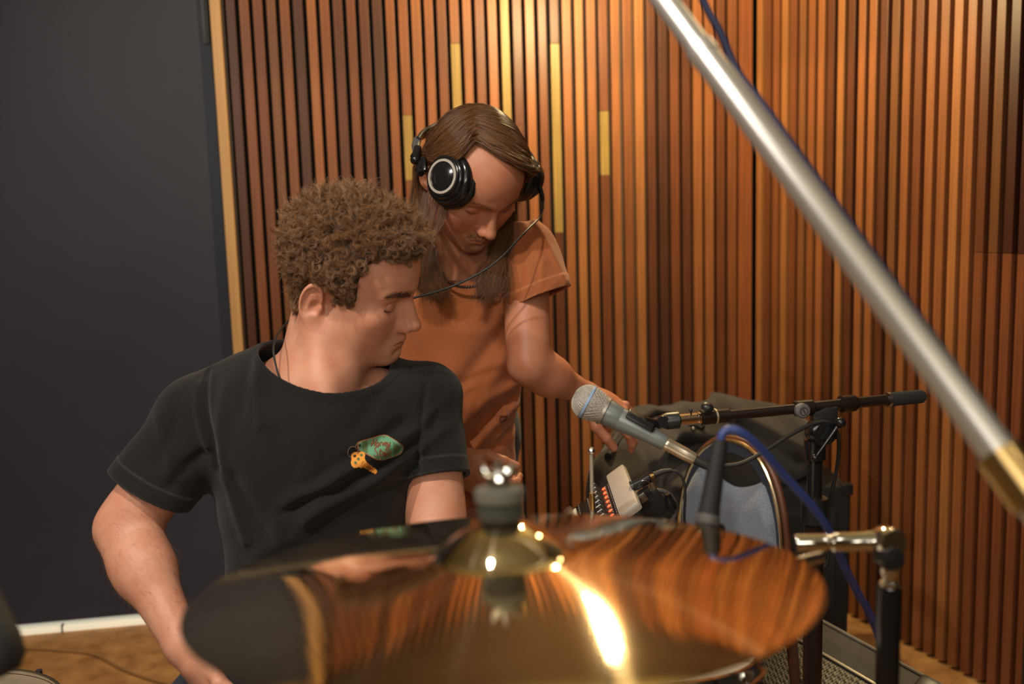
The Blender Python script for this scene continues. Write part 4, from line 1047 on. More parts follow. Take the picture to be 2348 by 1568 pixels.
    ear = smin(ear, ell(el, (-0.004, -0.022, 0), (0.0095, 0.0105, 0.0042)), 0.008)
    # rim torus following an ellipse
    rr = np.sqrt(((u_ - 0.004) / 0.0160) ** 2 + ((v_ - 0.005) / 0.0280) ** 2)
    rim = np.sqrt(((rr - 1) * 0.0195) ** 2 + (w_ - 0.0035) ** 2) - 0.0028
    rim = np.maximum(rim, -(u_ + 0.012) * 0.8)
    ear = smin(ear, rim, 0.002)
    ear = smax(ear, -ell(el, (-0.001, -0.004, 0.0065), (0.0085, 0.0120, 0.0062)), 0.003)    # concha
    ear = smax(ear, -cap(el, (0.010, 0.017, 0.0065), (0.0125, -0.002, 0.0065), 0.0026), 0.003)  # scapha
    ear = smax(ear, -cap(el, (-0.004, 0.020, 0.0065), (0.006, 0.022, 0.0065), 0.0030), 0.003)
    ear = smin(ear, ell(el, (-0.0105, -0.006, 0.003), (0.0035, 0.0055, 0.0040)), 0.003)     # tragus
    ear = smin(ear, ell(el, (0.002, -0.0175, 0.004), (0.0050, 0.0035, 0.0030)), 0.003)      # antitragus
    d = smin(d, ear, 0.004)
    return d

def head_tone(q, brd=0.0):
    ax = np.abs(q[:, 0])
    lip = np.exp(-((q[:, 2] + 0.0585) / 0.0068) ** 2 * 1.2 - (ax / 0.0205) ** 4) * (q[:, 1] > 0.082)
    ear = np.exp(-((ax - 0.080) / 0.014) ** 2) * (q[:, 1] < 0.004) * (np.abs(q[:, 2]) < 0.045) * 0.30
    nose = np.exp(-((q[:, 2] + 0.028) / 0.012) ** 2 - (ax / 0.018) ** 2) * (q[:, 1] > 0.09) * 0.35
    chk = np.exp(-((q[:, 2] + 0.028) / 0.025) ** 2 - ((ax - 0.045) / 0.022) ** 2) * (q[:, 1] > 0.02) * 0.28
    eye = np.exp(-((q[:, 2] - 0.011) / 0.012) ** 2 - ((ax - 0.032) / 0.018) ** 2) * (q[:, 1] > 0.06) * 0.35
    red = np.clip(np.maximum.reduce([lip * 0.95, ear, nose, chk, eye]), 0, 1)
    near = (np.abs(q[:, 2]) < 0.03) & (q[:, 1] > 0.05) & (ax < 0.06); lash = np.zeros(len(q))
    if near.any():
        pn = q[near].copy(); pn[:, 0] = np.abs(pn[:, 0]); dl = chain(pn, LIDLINE, [0.0] * len(LIDLINE), 1e-4); lash[near] = np.clip(1.6 * np.exp(-(dl / 0.0022) ** 2), 0, 1)
    jaw = np.exp(-((q[:, 2] + 0.085) / 0.030) ** 2) * (q[:, 1] > 0.0) + np.exp(-((q[:, 2] + 0.046) / 0.006) ** 2 - (ax / 0.026) ** 4) * (q[:, 1] > 0.085)
    drk = np.clip(np.maximum(lash, jaw * brd * (1 - lip)), 0, 1)
    mth = np.exp(-((q[:, 2] + 0.0585) / 0.0011) ** 2 - (ax / 0.022) ** 6) * (q[:, 1] > 0.08)  # shade in the crease between the lips, painted into the tone
    drk = np.maximum(drk, mth * 0.55)
    return np.stack([red, drk, np.zeros(len(q))], 1)
# ================================================================ person A: seated, black T-shirt, head turned
def ortho(f, u):
    f = np.array(f, float); u = np.array(u, float); f /= np.linalg.norm(f); u = u - u.dot(f) * f; u /= np.linalg.norm(u)
    return np.stack([np.cross(f, u), f, u], 1)
AO = P(807, 659, 1.527)
AM = ortho(S(0.9205, -0.349, 0.176), S(0.2235, 0.840, 0.495))       # columns right, forward, up
AMf = AM.astype(f4); AOf = AO.astype(f4)
def toA(p): return (p - AOf) @ AMf
def A_l(x, y, z): return AO + AM @ np.array([x, y, z])
# joints
a_neck0 = A_l(0, -0.030, -0.030); a_neck1 = P(716, 905, 1.545)
a_shR, a_shL = P(464, 962, 1.535), P(970, 922, 1.60)
a_elR, a_wrR = P(284, 1214, 1.50), P(420, 1478, 1.40)
a_elL, a_wrL = P(1004, 1230, 1.54), P(965, 1450, 1.38)
a_pel = P(735, 1560, 1.60)
def hand_sdf(p, wr, palm_d, side, nrm, curl=0.5, size=1.0, spread=0.25):
    """wr wrist point; palm_d direction of the hand, side = thumb side direction, nrm = back-of-hand normal"""
    D_ = np.array(palm_d, float); D_ /= np.linalg.norm(D_)
    T_ = np.array(side, float); T_ = T_ - T_.dot(D_) * D_; T_ /= np.linalg.norm(T_)
    N_ = np.cross(D_, T_);
    if N_.dot(np.array(nrm, float)) < 0: N_ = -N_
    s = size; wr = np.array(wr, float)
    L = lambda a, b, c: wr + (D_ * a + T_ * b + N_ * c) * s
    M = np.stack([D_, T_, N_], 1)
    d = rell(p, L(0.050, 0.0, 0), np.array((0.052, 0.040, 0.0145)) * s, M)
    d = smin(d, cap(p, L(0.0, 0, 0), L(0.03, 0, 0), 0.023 * s, 0.020 * s), 0.02)
    d = smin(d, rell(p, L(0.030, 0.022, -0.006), np.array((0.028, 0.017, 0.014)) * s, M), 0.012)
    for i, (b, ln, r) in enumerate([(0.028, 0.074, 0.0088), (0.009, 0.082, 0.0090), (-0.010, 0.076, 0.0085), (-0.027, 0.060, 0.0075)]):
        k0 = L(0.086 - abs(b) * 0.12, b, 0.003); ang = curl * (0.55 + 0.1 * i); pts = [L(0.060, b * 0.8, 0), k0]; a = 0.0; cur = k0; dir0 = D_ + T_ * b * spread * 12
        dir0 /= np.linalg.norm(dir0)
        for fr, da in ((0.46, 0.7), (0.30, 1.15), (0.24, 0.85)):
            a += ang * da; v = dir0 * math.cos(a) - N_ * math.sin(a); cur = cur + v * ln * fr * s; pts.append(cur)
        rs = [r * 1.05 * s, r * 1.1 * s, r * s, r * 0.94 * s, r * 0.80 * s]
        f_ = chain(p, pts, rs, 0.002)
        f_ = smin(f_, sph(p, k0 + N_ * 0.002 * s, r * 1.12 * s), 0.004)
        d = smin(d, f_, 0.0045)
    v1 = D_ * 0.75 + T_ * 0.72 - N_ * 0.25; v2 = D_ * 0.97 + T_ * 0.18 - N_ * 0.22
    t0_ = L(0.018, 0.022, -0.004); t1_ = t0_ + v1 * 0.040 * s; t2_ = t1_ + v2 * 0.032 * s; t3_ = t2_ + (v2 - N_ * 0.2 - T_ * 0.1) * 0.024 * s
    d = smin(d, chain(p, [t0_, t1_, t2_, t3_], [0.0145 * s, 0.0110 * s, 0.0100 * s, 0.0085 * s], 0.004), 0.010)
    return d

def arm_sdf(p, sh, el, wr, k=1.0):
    sh, el, wr = map(np.array, (sh, el, wr))
    u = el - sh; f_ = wr - el
    d = cap(p, sh, el, 0.044 * k, 0.037 * k)
    d = smin(d, cap(p, sh + u * 0.35, sh + u * 0.78, 0.043 * k, 0.042 * k), 0.03)
    d = smin(d, cap(p, el - f_ * 0.02, el + f_ * 0.35, 0.037 * k, 0.042 * k), 0.03)
    d = smin(d, cap(p, el + f_ * 0.30, wr, 0.041 * k, 0.0255 * k), 0.03)
    return d

A_HAND = (a_wrR, S(0.62, -0.66, 0.30), S(0.65, 0.45, 0.6), S(0.1, 0.75, 0.65))
def body_a(p):
    out = np.full(len(p), 9.0, f4)
    dh = np.sqrt(((p - AOf) ** 2).sum(1)); m = dh < 0.20
    far = dh - 0.155
    hd = far.astype(f4).copy()
    if m.any(): hd[m] = face_sdf(toA(p[m]), 'a')
    nk = cap(p, a_neck0, a_neck1, 0.056, 0.062)
    nk = smin(nk, cap(p, A_l(0.055, -0.035, -0.03), P(745, 905, 1.475), 0.012, 0.010), 0.03)      # neck muscle, near side
    nk = smin(nk, cap(p, A_l(0.0, 0.030, -0.085), P(735, 890, 1.505), 0.030, 0.036), 0.035)
    d = smin(hd, nk, 0.022)
    trp = cap(p, P(700, 865, 1.58), a_shR, 0.046, 0.040); trp = smin(trp, cap(p, P(735, 872, 1.60), a_shL, 0.044, 0.040), 0.03)
    d = smin(d, trp, 0.03)
    ch = cap(p, P(715, 1010, 1.60), P(728, 1400, 1.60), 0.115, 0.105)
    d = smin(d, ch, 0.06)
    d = smin(d, arm_sdf(p, a_shR, a_elR, a_wrR, 0.99), 0.03)
    d = smin(d, arm_sdf(p, a_shL, a_elL, a_wrL, 1.04), 0.03)
    dw = np.sqrt(((p - a_wrR.astype(f4)) ** 2).sum(1)); m = dw < 0.24
    hn = (dw - 0.20).astype(f4)
    if m.any(): hn[m] = hand_sdf(p[m], *A_HAND, curl=0.55)
    d = smin(d, hn, 0.015)
    dw = np.sqrt(((p - a_wrL.astype(f4)) ** 2).sum(1)); m = dw < 0.24
    hn = (dw - 0.20).astype(f4)
    if m.any(): hn[m] = hand_sdf(p[m], a_wrL, S(-0.5, -0.7, 0.3), S(-0.5, 0.5, 0.6), S(0.1, 0.8, 0.6), curl=0.6)
    return smin(d, hn, 0.015)
from mathutils.bvhtree import BVHTree
M_SKINA = skin_mat('skin_a', (0.66, 0.335, 0.22), (0.46, 0.12, 0.07))
M_TEEA = cloth_mat('washed_black_cotton', (0.0080, 0.0077, 0.0077), (0.0140, 0.0130, 0.0126), edge=(0.055, 0.052, 0.05), sheen=0.08)
M_JEANS = cloth_mat('dark_denim', (0.018, 0.024, 0.045), (0.03, 0.04, 0.07))
M_SHOE = mat('shoe_canvas', (0.03, 0.03, 0.03), 0.8)
M_SOLE = mat('shoe_sole', (0.5, 0.48, 0.44), 0.6)
pa = thing('person', 'person seated in a faded black t-shirt, curly hair, head turned to one side', 'person', (a_pel[0], a_pel[1], 0))
lo_ = np.minimum.reduce([AO, a_elR, a_wrR, a_pel, a_wrL]) - 0.22; hi_ = np.maximum.reduce([AO, a_shL, a_elL, a_shR]) + 0.22
Va, Qa = polygonize(body_a, lo_, hi_, 0.0018)
np_part('body', Va, Qa, M_SKINA, pa, head_tone(toA(Va)))
BODY_A = BVHTree.FromPolygons([tuple(v) for v in Va.tolist()], Qa.tolist())

# ---- cloth builder: base solid, local cut planes, hem bands; returns an open mesh made thick by a modifier
def plane(p, o, n): return ((p - np.asarray(o, f4)) @ np.asarray(n, f4)).astype(f4)
def seg2(p, pts):
    """distance to a polyline measured across the view of the cloth front (ignores depth)"""
    q = np.stack([p[:, 0], p[:, 2]], 1); d = None
    for a, b in zip(pts[:-1], pts[1:]):
        a2 = np.array([a[0], a[2]], f4); b2 = np.array([b[0], b[2]], f4) - a2; pa_ = q - a2
        t = np.clip(pa_ @ b2 / (b2 @ b2 + 1e-9), 0, 1); e = np.sqrt(((pa_ - t[:, None] * b2) ** 2).sum(1))
        d = e if d is None else np.minimum(d, e)
    return d
def folds(p, d, items, front, fy=0.0):
    """items: (points, amplitude, width); front: keep to the side facing -y of this depth"""
    near = np.abs(d) < 0.03
    if not near.any(): return d
    q = p[near]; acc = np.zeros(len(q), f4)
    for pts, a, w in items: acc += 1.9 * a * np.exp(-(seg2(q, pts) / w) ** 2)
    wt = 1 / (1 + np.exp((q[:, 1] - front) / 0.02))
    d = d.copy(); d[near] -= (acc * wt).astype(f4); return d

TH = 0.0078
def shell(d): return smax(d, -(d + TH), 0.0012)
def cloth(name, f, lo, hi, h, m, parent, tone=None):
    V, Q = polygonize(f, lo, hi, h, relax=1, newton=2); V, Q = largest(V, Q)
    return np_part(name, V, Q, m, parent, None if tone is None else tone(V)), V, Q

# ---- T-shirt of the seated person
hemR0, hemR1 = P(272, 1085, 1.50), P(390, 1150, 1.47)            # visible front of the sleeve hem
arR = (a_elR - a_shR) / np.linalg.norm(a_elR - a_shR); arL = (a_elL - a_shL) / np.linalg.norm(a_elL - a_shL)
soR, soL = a_shR + arR * 0.185, a_shL + arL * 0.150
snR = S(-0.50, -0.86, 0.02); snR /= np.linalg.norm(snR)
snL = S(0.20, -0.96, 0.30); snL /= np.linalg.norm(snL)
soR = P(325, 1118, 1.50); soL = P(1018, 1092, 1.55)
n_c0 = P(738, 872, 1.548); ndir = S(0.20, 0.82, 0.40); ndir /= np.linalg.norm(ndir)
NR = 0.0690
def neckA(p):           # positive inside the neck opening
    q = p - n_c0.astype(f4); t = q @ ndir.astype(f4); r = np.sqrt(np.maximum((q ** 2).sum(1) - t * t, 0))
    return np.minimum(NR + 0.75 * np.clip(t, 0, .3) - r, t + 0.022).astype(f4)
F_A = []
def px(l, d=1.42): return [P(x, y, d) for x, y in l]
for l, a, w_ in [
    ([(432, 880), (448, 950), (470, 1030), (478, 1095)], -0.0050, 0.0060), ([(418, 900), (430, 960), (455, 1040)], 0.0025, 0.007),
    ([(497, 900), (490, 990), (487, 1090)], 0.0028, 0.012),
    ([(569, 830), (580, 900), (592, 975)], 0.0030, 0.008), ([(600, 850), (618, 930), (640, 1000)], -0.0026, 0.009), ([(545, 850), (548, 950)], -0.0022, 0.008),
    ([(937, 1023), (850, 1068), (760, 1110), (660, 1158)], 0.0055, 0.013), ([(943, 1066), (860, 1118), (790, 1150), (700, 1200)], 0.0055, 0.012),
    ([(935, 1045), (840, 1095), (740, 1140), (640, 1190)], -0.0045, 0.010), ([(900, 1000), (800, 1060), (700, 1120)], -0.003, 0.010),
    ([(775, 1090), (730, 1160), (660, 1250)], 0.004, 0.014), ([(640, 1180), (620, 1260), (560, 1320)], 0.004, 0.014),
    ([(870, 880), (850, 940), (800, 1000)], -0.0025, 0.012), ([(700, 930), (720, 1010), (700, 1090)], 0.002, 0.018),
    ([(983, 805), (968, 880), (955, 960), (945, 1060), (944, 1110)], -0.0060, 0.0055), ([(998, 810), (985, 880), (972, 950)], 0.0022, 0.006),
    ([(1040, 850), (1058, 930), (1078, 1010)], 0.0028, 0.006), ([(1020, 880), (1000, 960), (975, 1020)], -0.003, 0.009), ([(950, 1060), (1000, 1030), (1060, 990)], 0.0026, 0.009),
    ([(955, 1000), (1000, 960), (1030, 900)], 0.003, 0.008),
    ([(498, 1120), (520, 1200), (540, 1270)], 0.004, 0.009), ([(520, 1110), (560, 1190), (600, 1260)], -0.003, 0.011),
    ([(330, 980), (360, 1050), (380, 1120)], 0.0025, 0.010), ([(380, 930), (372, 1010), (340, 1080)], -0.002, 0.010), ([(440, 1060), (400, 1090), (370, 1130)], -0.003, 0.009),
    ([(505, 815), (450, 850), (415, 880)], 0.0015, 0.004)]:
    F_A.append((px(l), a, w_))
def shirtA0(p):
    q = p.copy(); yc = 1.56; q[:, 1] = yc + (p[:, 1] - yc) * 1.22
    def W(v): v = np.array(v, float).copy(); v[1] = yc + (v[1] - yc) * 1.22; return v
    d = cap(q, W(P(722, 1000, 1.56)), W(P(728, 1120, 1.57)), 0.150, 0.142)
    d = smin(d, cap(q, W(P(728, 1120, 1.57)), W(P(735, 1640, 1.66)), 0.142, 0.158), 0.06)
    d = smin(d, cap(q, W(P(640, 985, 1.535)), W(P(815, 990, 1.575)), 0.118, 0.112), 0.05)
    t = cap(p, P(700, 880, 1.575), a_shR, 0.064, 0.062); t = smin(t, cap(p, P(760, 885, 1.635), a_shL, 0.060, 0.063), 0.03)
    d = smin(d, t, 0.055)
    return d
def sleeveR0(p): return cap(p, a_shR, a_elR, 0.064, 0.066)
def sleeveL0(p): return cap(p, a_shL + np.array([0, 0, -0.005]), a_elL, 0.065, 0.064)
HIPZ = 0.545
def shirtA(p):
    t = shirtA0(p)
    band = 0.0014
    wr = (0.0040 * snoise(p, 32, 1) + 0.0018 * snoise(p, 75, 2)).astype(f4)
    a = plane(p, soR, snR); s1 = sleeveR0(p) - band * ((a > -0.024) & (a < 0)) + wr
    b = plane(p, soL, snL); s2 = sleeveL0(p) - band * ((b > -0.024) & (b < 0)) + wr
    t = t + wr; n = neckA(p); t = t - 0.0020 * ((n > -0.015) & (n < 0.004))
    t, s1, s2 = folds(p, t, F_A, 1.50), folds(p, s1, F_A, 1.50), folds(p, s2, F_A, 1.52)
    d = smin(shell(t), smax(shell(s1), a, 0.001), 0.030); d = smin(d, smax(shell(s2), b, 0.001), 0.016)
    d = smax(d, n, 0.0015); return smax(d, HIPZ - p[:, 2], 0.001).astype(f4)
def toneA(V):
    a, b, n = plane(V, soR, snR), plane(V, soL, snL), neckA(V)
    r = np.exp(-((a + 0.0245) / 0.0012) ** 2) * (sleeveR0(V) < 0.02) + np.exp(-((b + 0.0245) / 0.0012) ** 2) * (sleeveL0(V) < 0.02) + np.exp(-((a + 0.001) / 0.0015) ** 2) * (sleeveR0(V) < 0.02) + np.exp(-((b + 0.001) / 0.0015) ** 2) * (sleeveL0(V) < 0.02)
    return np.stack([np.clip(r * 0.55, 0, 1)] + [np.zeros(len(V))] * 2, 1)
tee, Vt, Qt = cloth('t_shirt', shirtA, P(240, 1700, 1.3) - 0.1, P(1100, 740, 1.8) + 0.1, 0.0029, M_TEEA, pa, tone=toneA)
tee['label'] = 'faded black short-sleeved t-shirt'
TEE = BVHTree.FromPolygons([tuple(v) for v in Vt.tolist()], Qt.tolist())
# jeans, shoes (mostly hidden behind the kit)
kneeR, kneeL = np.array([-0.56, 1.12, 0.50]), np.array([0.02, 1.20, 0.47]); anR, anL = np.array([-0.54, 1.16, 0.10]), np.array([0.00, 1.30, 0.10])
hipc = np.array([a_pel[0], 1.58, 0.575])
def pantsA(p):
    d = cap(p, hipc + [-0.08, 0, 0], hipc + [0.08, 0, 0], 0.112)
    for k_, a_, s in ((kneeR, anR, -1), (kneeL, anL, 1)):
        d = smin(d, cap(p, hipc + [s * 0.09, -0.02, -0.0], k_, 0.086, 0.064), 0.03)
        d = smin(d, cap(p, k_, a_, 0.064, 0.052), 0.02)
    return (d + 0.002 * snoise(p, 45, 5)).astype(f4)
Vp, Qp = polygonize(pantsA, (-0.75, 0.95, 0.02), (0.25, 1.80, 0.75), 0.006)
np_part('jeans', Vp, Qp, M_JEANS, pa)
def shoe(p, an, dr):
    dr = np.array(dr, float); dr /= np.linalg.norm(dr); a = np.array([an[0], an[1], 0.045])
    d = cap(p, a - dr * 0.05, a + dr * 0.11, 0.040, 0.036); d = smin(d, cap(p, a, an + np.array([0, 0, 0.03]), 0.045, 0.05), 0.03)
    return np.maximum(d, 0.004 - p[:, 2]).astype(f4)
for an, dr in ((anR, (-0.15, -1, 0)), (anL, (0.1, -1, 0))):
    V, Q = polygonize(lambda p: shoe(p, an, dr), an - 0.25, an + np.array([.25, .25, .2]), 0.006); np_part('shoe', V, Q, M_SHOE, pa)

# ---- print on the chest, laid on the shirt
def onshirt(px_, py_, off=0.0012, bvh=None):
    o = np.array([0, 0, CAM_H]); d = P(px_, py_, 1.0) - o; d /= np.linalg.norm(d)
    h = (bvh or TEE).ray_cast(Vector(o), Vector(d), 4.0)
    if h[0] is None: return P(px_, py_, 1.42)
    n = np.array(h[1]);  n = -n if n.dot(d) > 0 else n
    return np.array(h[0]) + n * off
def decal(name, poly, m, parent, off, grid=3.0, bvh=None):
    """fill a photograph-plane polygon with triangles and lay every point on the cloth"""
    bm = bmesh.new(); vs = [bm.verts.new((x, y, 0)) for x, y in poly]; f = bm.faces.new(vs)
    xs = [x for x, y in poly]; ys = [y for x, y in poly]
    for axis, (a, b) in ((0, (min(xs), max(xs))), (1, (min(ys), max(ys)))):
        v = a + grid
        while v < b:
            co = (v, 0, 0) if axis == 0 else (0, v, 0); no = (1, 0, 0) if axis == 0 else (0, 1, 0)
            bmesh.ops.bisect_plane(bm, geom=bm.verts[:] + bm.edges[:] + bm.faces[:], plane_co=co, plane_no=no); v += grid
    bmesh.ops.triangulate(bm, faces=bm.faces)
    bm.verts.index_update(); V = [onshirt(v.co.x, v.co.y, off, bvh) for v in bm.verts]; Fc = [[v.index for v in f.verts] for f in bm.faces]; bm.free()
    return part(name, MB().add(V, Fc), m, parent)
def c2(l, s=9.8, ox=780, oy=960): return [(ox + x / s, oy + y / s) for x, y in l]
M_PG = mat('print_green', (0.105, 0.27, 0.155), 0.9, col2=(0.13, 0.32, 0.19), scale=60)
M_PO = mat('print_orange', (0.42, 0.15, 0.055), 0.9); M_PD = mat('print_brown', (0.22, 0.065, 0.025), 0.9)
M_PY = mat('print_yellow', (0.75, 0.33, 0.045), 0.9, col2=(0.62, 0.22, 0.03), scale=40); M_PS = mat('print_shade', (0.09, 0.14, 0.055), 0.9); M_PW = mat('print_ring_grey', (0.16, 0.12, 0.10), 0.9)
def roundpoly(l, k=6, r=0.28):
    out = []; n = len(l)
    for i in range(n):
        a, b, c = np.array(l[i - 1], float), np.array(l[i], float), np.array(l[(i + 1) % n], float)
        p0, p1 = b + (a - b) * r, b + (c - b) * r
        for t in np.linspace(0, 1, k): out.append(tuple((1 - t) ** 2 * p0 + 2 * t * (1 - t) * b + t * t * p1))
    return out
outer = [(370, 560), (640, 400), (985, 335), (1420, 600), (1370, 800), (870, 945), (560, 790), (385, 660)]
outer = [(372, 520), (985, 330), (1440, 610), (1365, 812), (872, 950), (385, 700)]
cx_, cy_ = 905, 635
inner = [(cx_ + (x - cx_) * 0.955, cy_ + (y - cy_) * 0.93) for x, y in outer]
decal('tag_border', c2(roundpoly(outer, 6, 0.22)), M_PO, tee, 0.0010)
decal('tag_face', c2(roundpoly(inner, 6, 0.22)), M_PG, tee, 0.0016)
decal('tag_shading', c2([(480, 505), (600, 468), (625, 800), (570, 770), (490, 725)]), M_PS, tee, 0.0019)
decal('tag_shading', c2([(1180, 530), (1330, 615), (1310, 805), (1190, 838)]), M_PS, tee, 0.0019)
def strokes(name, ls, wd_, m, parent, off, close=False):
    mb = MB()
    for l in ls:
        pts = [onshirt(*q, off) for q in c2(l)]
        sp = spline(pts, 3) if len(pts) > 2 else np.array(pts)
        mb.tube(sp, wd_, 6)
    return part(name, mb, m, parent)
LET = [  # Harvey
 [(735, 440), (715, 520), (690, 630)], [(810, 450), (785, 520), (760, 625)], [(670, 560), (730, 545), (800, 520)],
 [(868, 545), (835, 545), (805, 590), (815, 635), (845, 620), (870, 560), (862, 630), (885, 620)],
 [(905, 545), (895, 625)], [(900, 570), (925, 540), (945, 548)],
 [(955, 545), (958, 620), (1000, 540)], [(1005, 590), (1040, 575), (1040, 545), (1012, 550), (1003, 600), (1030, 622), (1055, 600)],
 [(1068, 545), (1070, 595), (1100, 590), (1125, 540)], [(1118, 545), (1085, 650), (1045, 705), (1015, 690), (1040, 655), (1125, 600)],
 # Street
 [(860, 665), (820, 645), (780, 685), (800, 740), (835, 780), (810, 830), (750, 828)],
 [(905, 690), (880, 775), (888, 825), (910, 815)], [(870, 735), (935, 722)],
 [(935, 745), (925, 825)], [(930, 770), (955, 742), (972, 752)],
 [(975, 795), (1005, 775), (1000, 748), (975, 760), (970, 810), (995, 825)], [(1015, 795), (1045, 775), (1042, 748), (1018, 760), (1012, 810), (1040, 825), (1060, 810)],
 [(1110, 690), (1085, 780), (1090, 825), (1112, 812)], [(1065, 740), (1130, 722)]]
strokes('tag_lettering', LET, 0.00085, M_PD, tee, 0.0019)
for dd in ([(958, 395), (968, 420)], [(880, 880), (884, 893)]): strokes('tag_dot', [dd], 0.0012, M_PO, tee, 0.0018)
decal('tag_hole', c2([(430 + 26 * math.cos(a), 588 + 30 * math.sin(a)) for a in np.linspace(0, 6.28, 13)[:-1]]), mat('print_black', (0.01, 0.009, 0.008), 0.9), tee, 0.0021)
strokes('key_ring', [[(450, 575), (420, 555), (400, 590), (380, 560), (350, 590), (345, 650), (375, 700)], [(330, 625), (250, 620), (185, 680), (165, 760), (190, 830), (240, 860)], [(430, 715), (400, 720), (380, 790)]], 0.0005, M_PW, tee, 0.0016)
key = [(300, 745), (365, 738), (420, 745), (480, 735), (540, 765), (565, 820), (550, 890), (580, 960), (700, 1055), (800, 1130), (835, 1190), (815, 1240), (775, 1255), (745, 1215), (715, 1225), (700, 1190), (660, 1195), (640, 1150), (600, 1120), (560, 1115), (500, 1080), (455, 1105), (420, 1075), (370, 1100), (300, 1105), (255, 1060), (240, 990), (255, 930), (240, 860), (250, 790)]
decal('key_shape', c2(key), M_PY, tee, 0.0012)
for (x, y, r, mm) in ((325, 840, 36, D.materials['print_black']), (478, 825, 32, M_PS), (412, 915, 34, M_PS), (345, 1000, 34, M_PS)):
    decal('key_hole', c2([(x + r * math.cos(a), y + r * math.sin(a)) for a in np.linspace(0, 6.28, 11)[:-1]]), mm, tee, 0.0018)
strokes('key_grooves', [[(510, 965), (620, 1060), (720, 1140)], [(485, 990), (590, 1080), (680, 1150)]], 0.0006, M_PD, tee, 0.0016)
# dark cord lying round the neck inside the collar
cd = [A_l(-0.02, -0.10, -0.10), A_l(0.03, -0.092, -0.095), P(634, 772, 1.50), P(627, 800, 1.475), P(633, 840, 1.465), P(644, 872, 1.462), P(655, 890, 1.475)]
part('neck_cord', MB().tube(spline(cd, 8), 0.0017, 8), M_RUBBER, pa, label='thin dark cord round the neck')

# ---- hair, curly
def hair_mat(name, c0, c1, rough=0.5, spec=0.4):
    m, N, L, b = nt(name)
    hi = N.new('ShaderNodeHairInfo') if hasattr(bpy.types, 'ShaderNodeHairInfo') else None
    r = N.new('ShaderNodeValToRGB'); r.color_ramp.elements[0].color = (*c0, 1); r.color_ramp.elements[1].color = (*c1, 1)
    if hi: L.new(hi.outputs['Random'], r.inputs[0])
    L.new(r.outputs[0], b.inputs['Base Color']); b.inputs['Roughness'].default_value = rough; b.inputs['Specular IOR Level'].default_value = spec
    return m
M_HAIRA = hair_mat('curly_brown_hair', (0.085, 0.038, 0.017), (0.31, 0.16, 0.072), 0.40)
M_HAIRAD = mat('hair_base_brown', (0.035, 0.016, 0.008), 0.9)
def hairA_len(q):
    """strand reach over the scalp in head coordinates; 0 = no hair"""
    x, y, z = np.abs(q[:, 0]), q[:, 1], q[:, 2]
    front = 0.088 + 0.10 * np.clip(x - 0.02, 0, 1) - 0.12 * np.clip(x - 0.05, 0, 1)
    line = np.where(y > 0.050, front, np.where(y > 0.036, 0.085 - (0.050 - y) * 2.0, np.where(y > 0.004, -0.002 + (y - 0.004) * 0.35, np.where(y > -0.045, 0.030, -0.040))))
    lim = z - line
    side_edge = 0.041 - 0.16 * np.clip(0.05 - z, 0, 0.05)               # front edge of the side hair
    ok = (lim > 0) & ((z > 0.080) | (y < side_edge)) & (z > -0.045)
    up = np.clip((z - 0.02) / 0.09, 0, 1)
    L = 0.010 + 0.019 * up ** 1.1 + 0.007 * np.clip((-y - 0.02) / 0.06, 0, 1) * (1 - up) * np.clip((z + 0.04) / 0.05, 0, 1)
    L = L + 0.006 * np.clip((y - 0.02) / 0.06, 0, 1) * up * np.clip((0.115 - z) / 0.02, 0, 1)
    L = np.where((z < 0.03) & (y > -0.005), 0.004 + 0.006 * np.clip(z / 0.03, 0, 1), L)
    fade = np.clip(lim / 0.012, 0.25, 1)
    return np.where(ok, L * np.where(z < 0.03, fade, np.clip(lim / 0.008, 0.45, 1)), 0)
def capA(p):
    out = np.full(len(p), 9., f4); dh = np.sqrt(((p - AOf) ** 2).sum(1)); m = dh < 0.21
    out[~m] = dh[~m] - 0.19
    q = toA(p[m]); L = hairA_len(q * 0.93)
    base = ell(q, (0, -0.008, 0.050), (0.075, 0.097, 0.080)); base = smin(base, ell(q, (0, 0.040, 0.052), (0.060, 0.056, 0.058)), 0.03)
    out[m] = np.where(L > 0.0045, base - L * 0.62 + 0.003 * snoise(q, 190, 4) * np.clip(L / 0.02, 0, 1), np.maximum(base, 0.0) + 0.004)
    return out.astype(f4)
rs = np.random.RandomState(11)
qa = toA(Va); La = hairA_len(qa); idx = np.where((La > 0) & ((Va - AOf) ** 2).sum(1) ** 0.5 < 0.2)[0] if False else np.where((La > 0) & ((((Va - AOf) ** 2).sum(1)) < 0.04))[0]
na = gradf(body_a, Va[idx], 0.002); na /= np.linalg.norm(na, axis=1)[:, None]
Vh, Qh = polygonize(capA, AO - 0.2, AO + 0.2, 0.0035, relax=1)
Vh, Qh = largest(Vh, Qh)
hairA = np_part('hair', Vh, Qh, M_HAIRAD, pa, label='short curly brown hair')
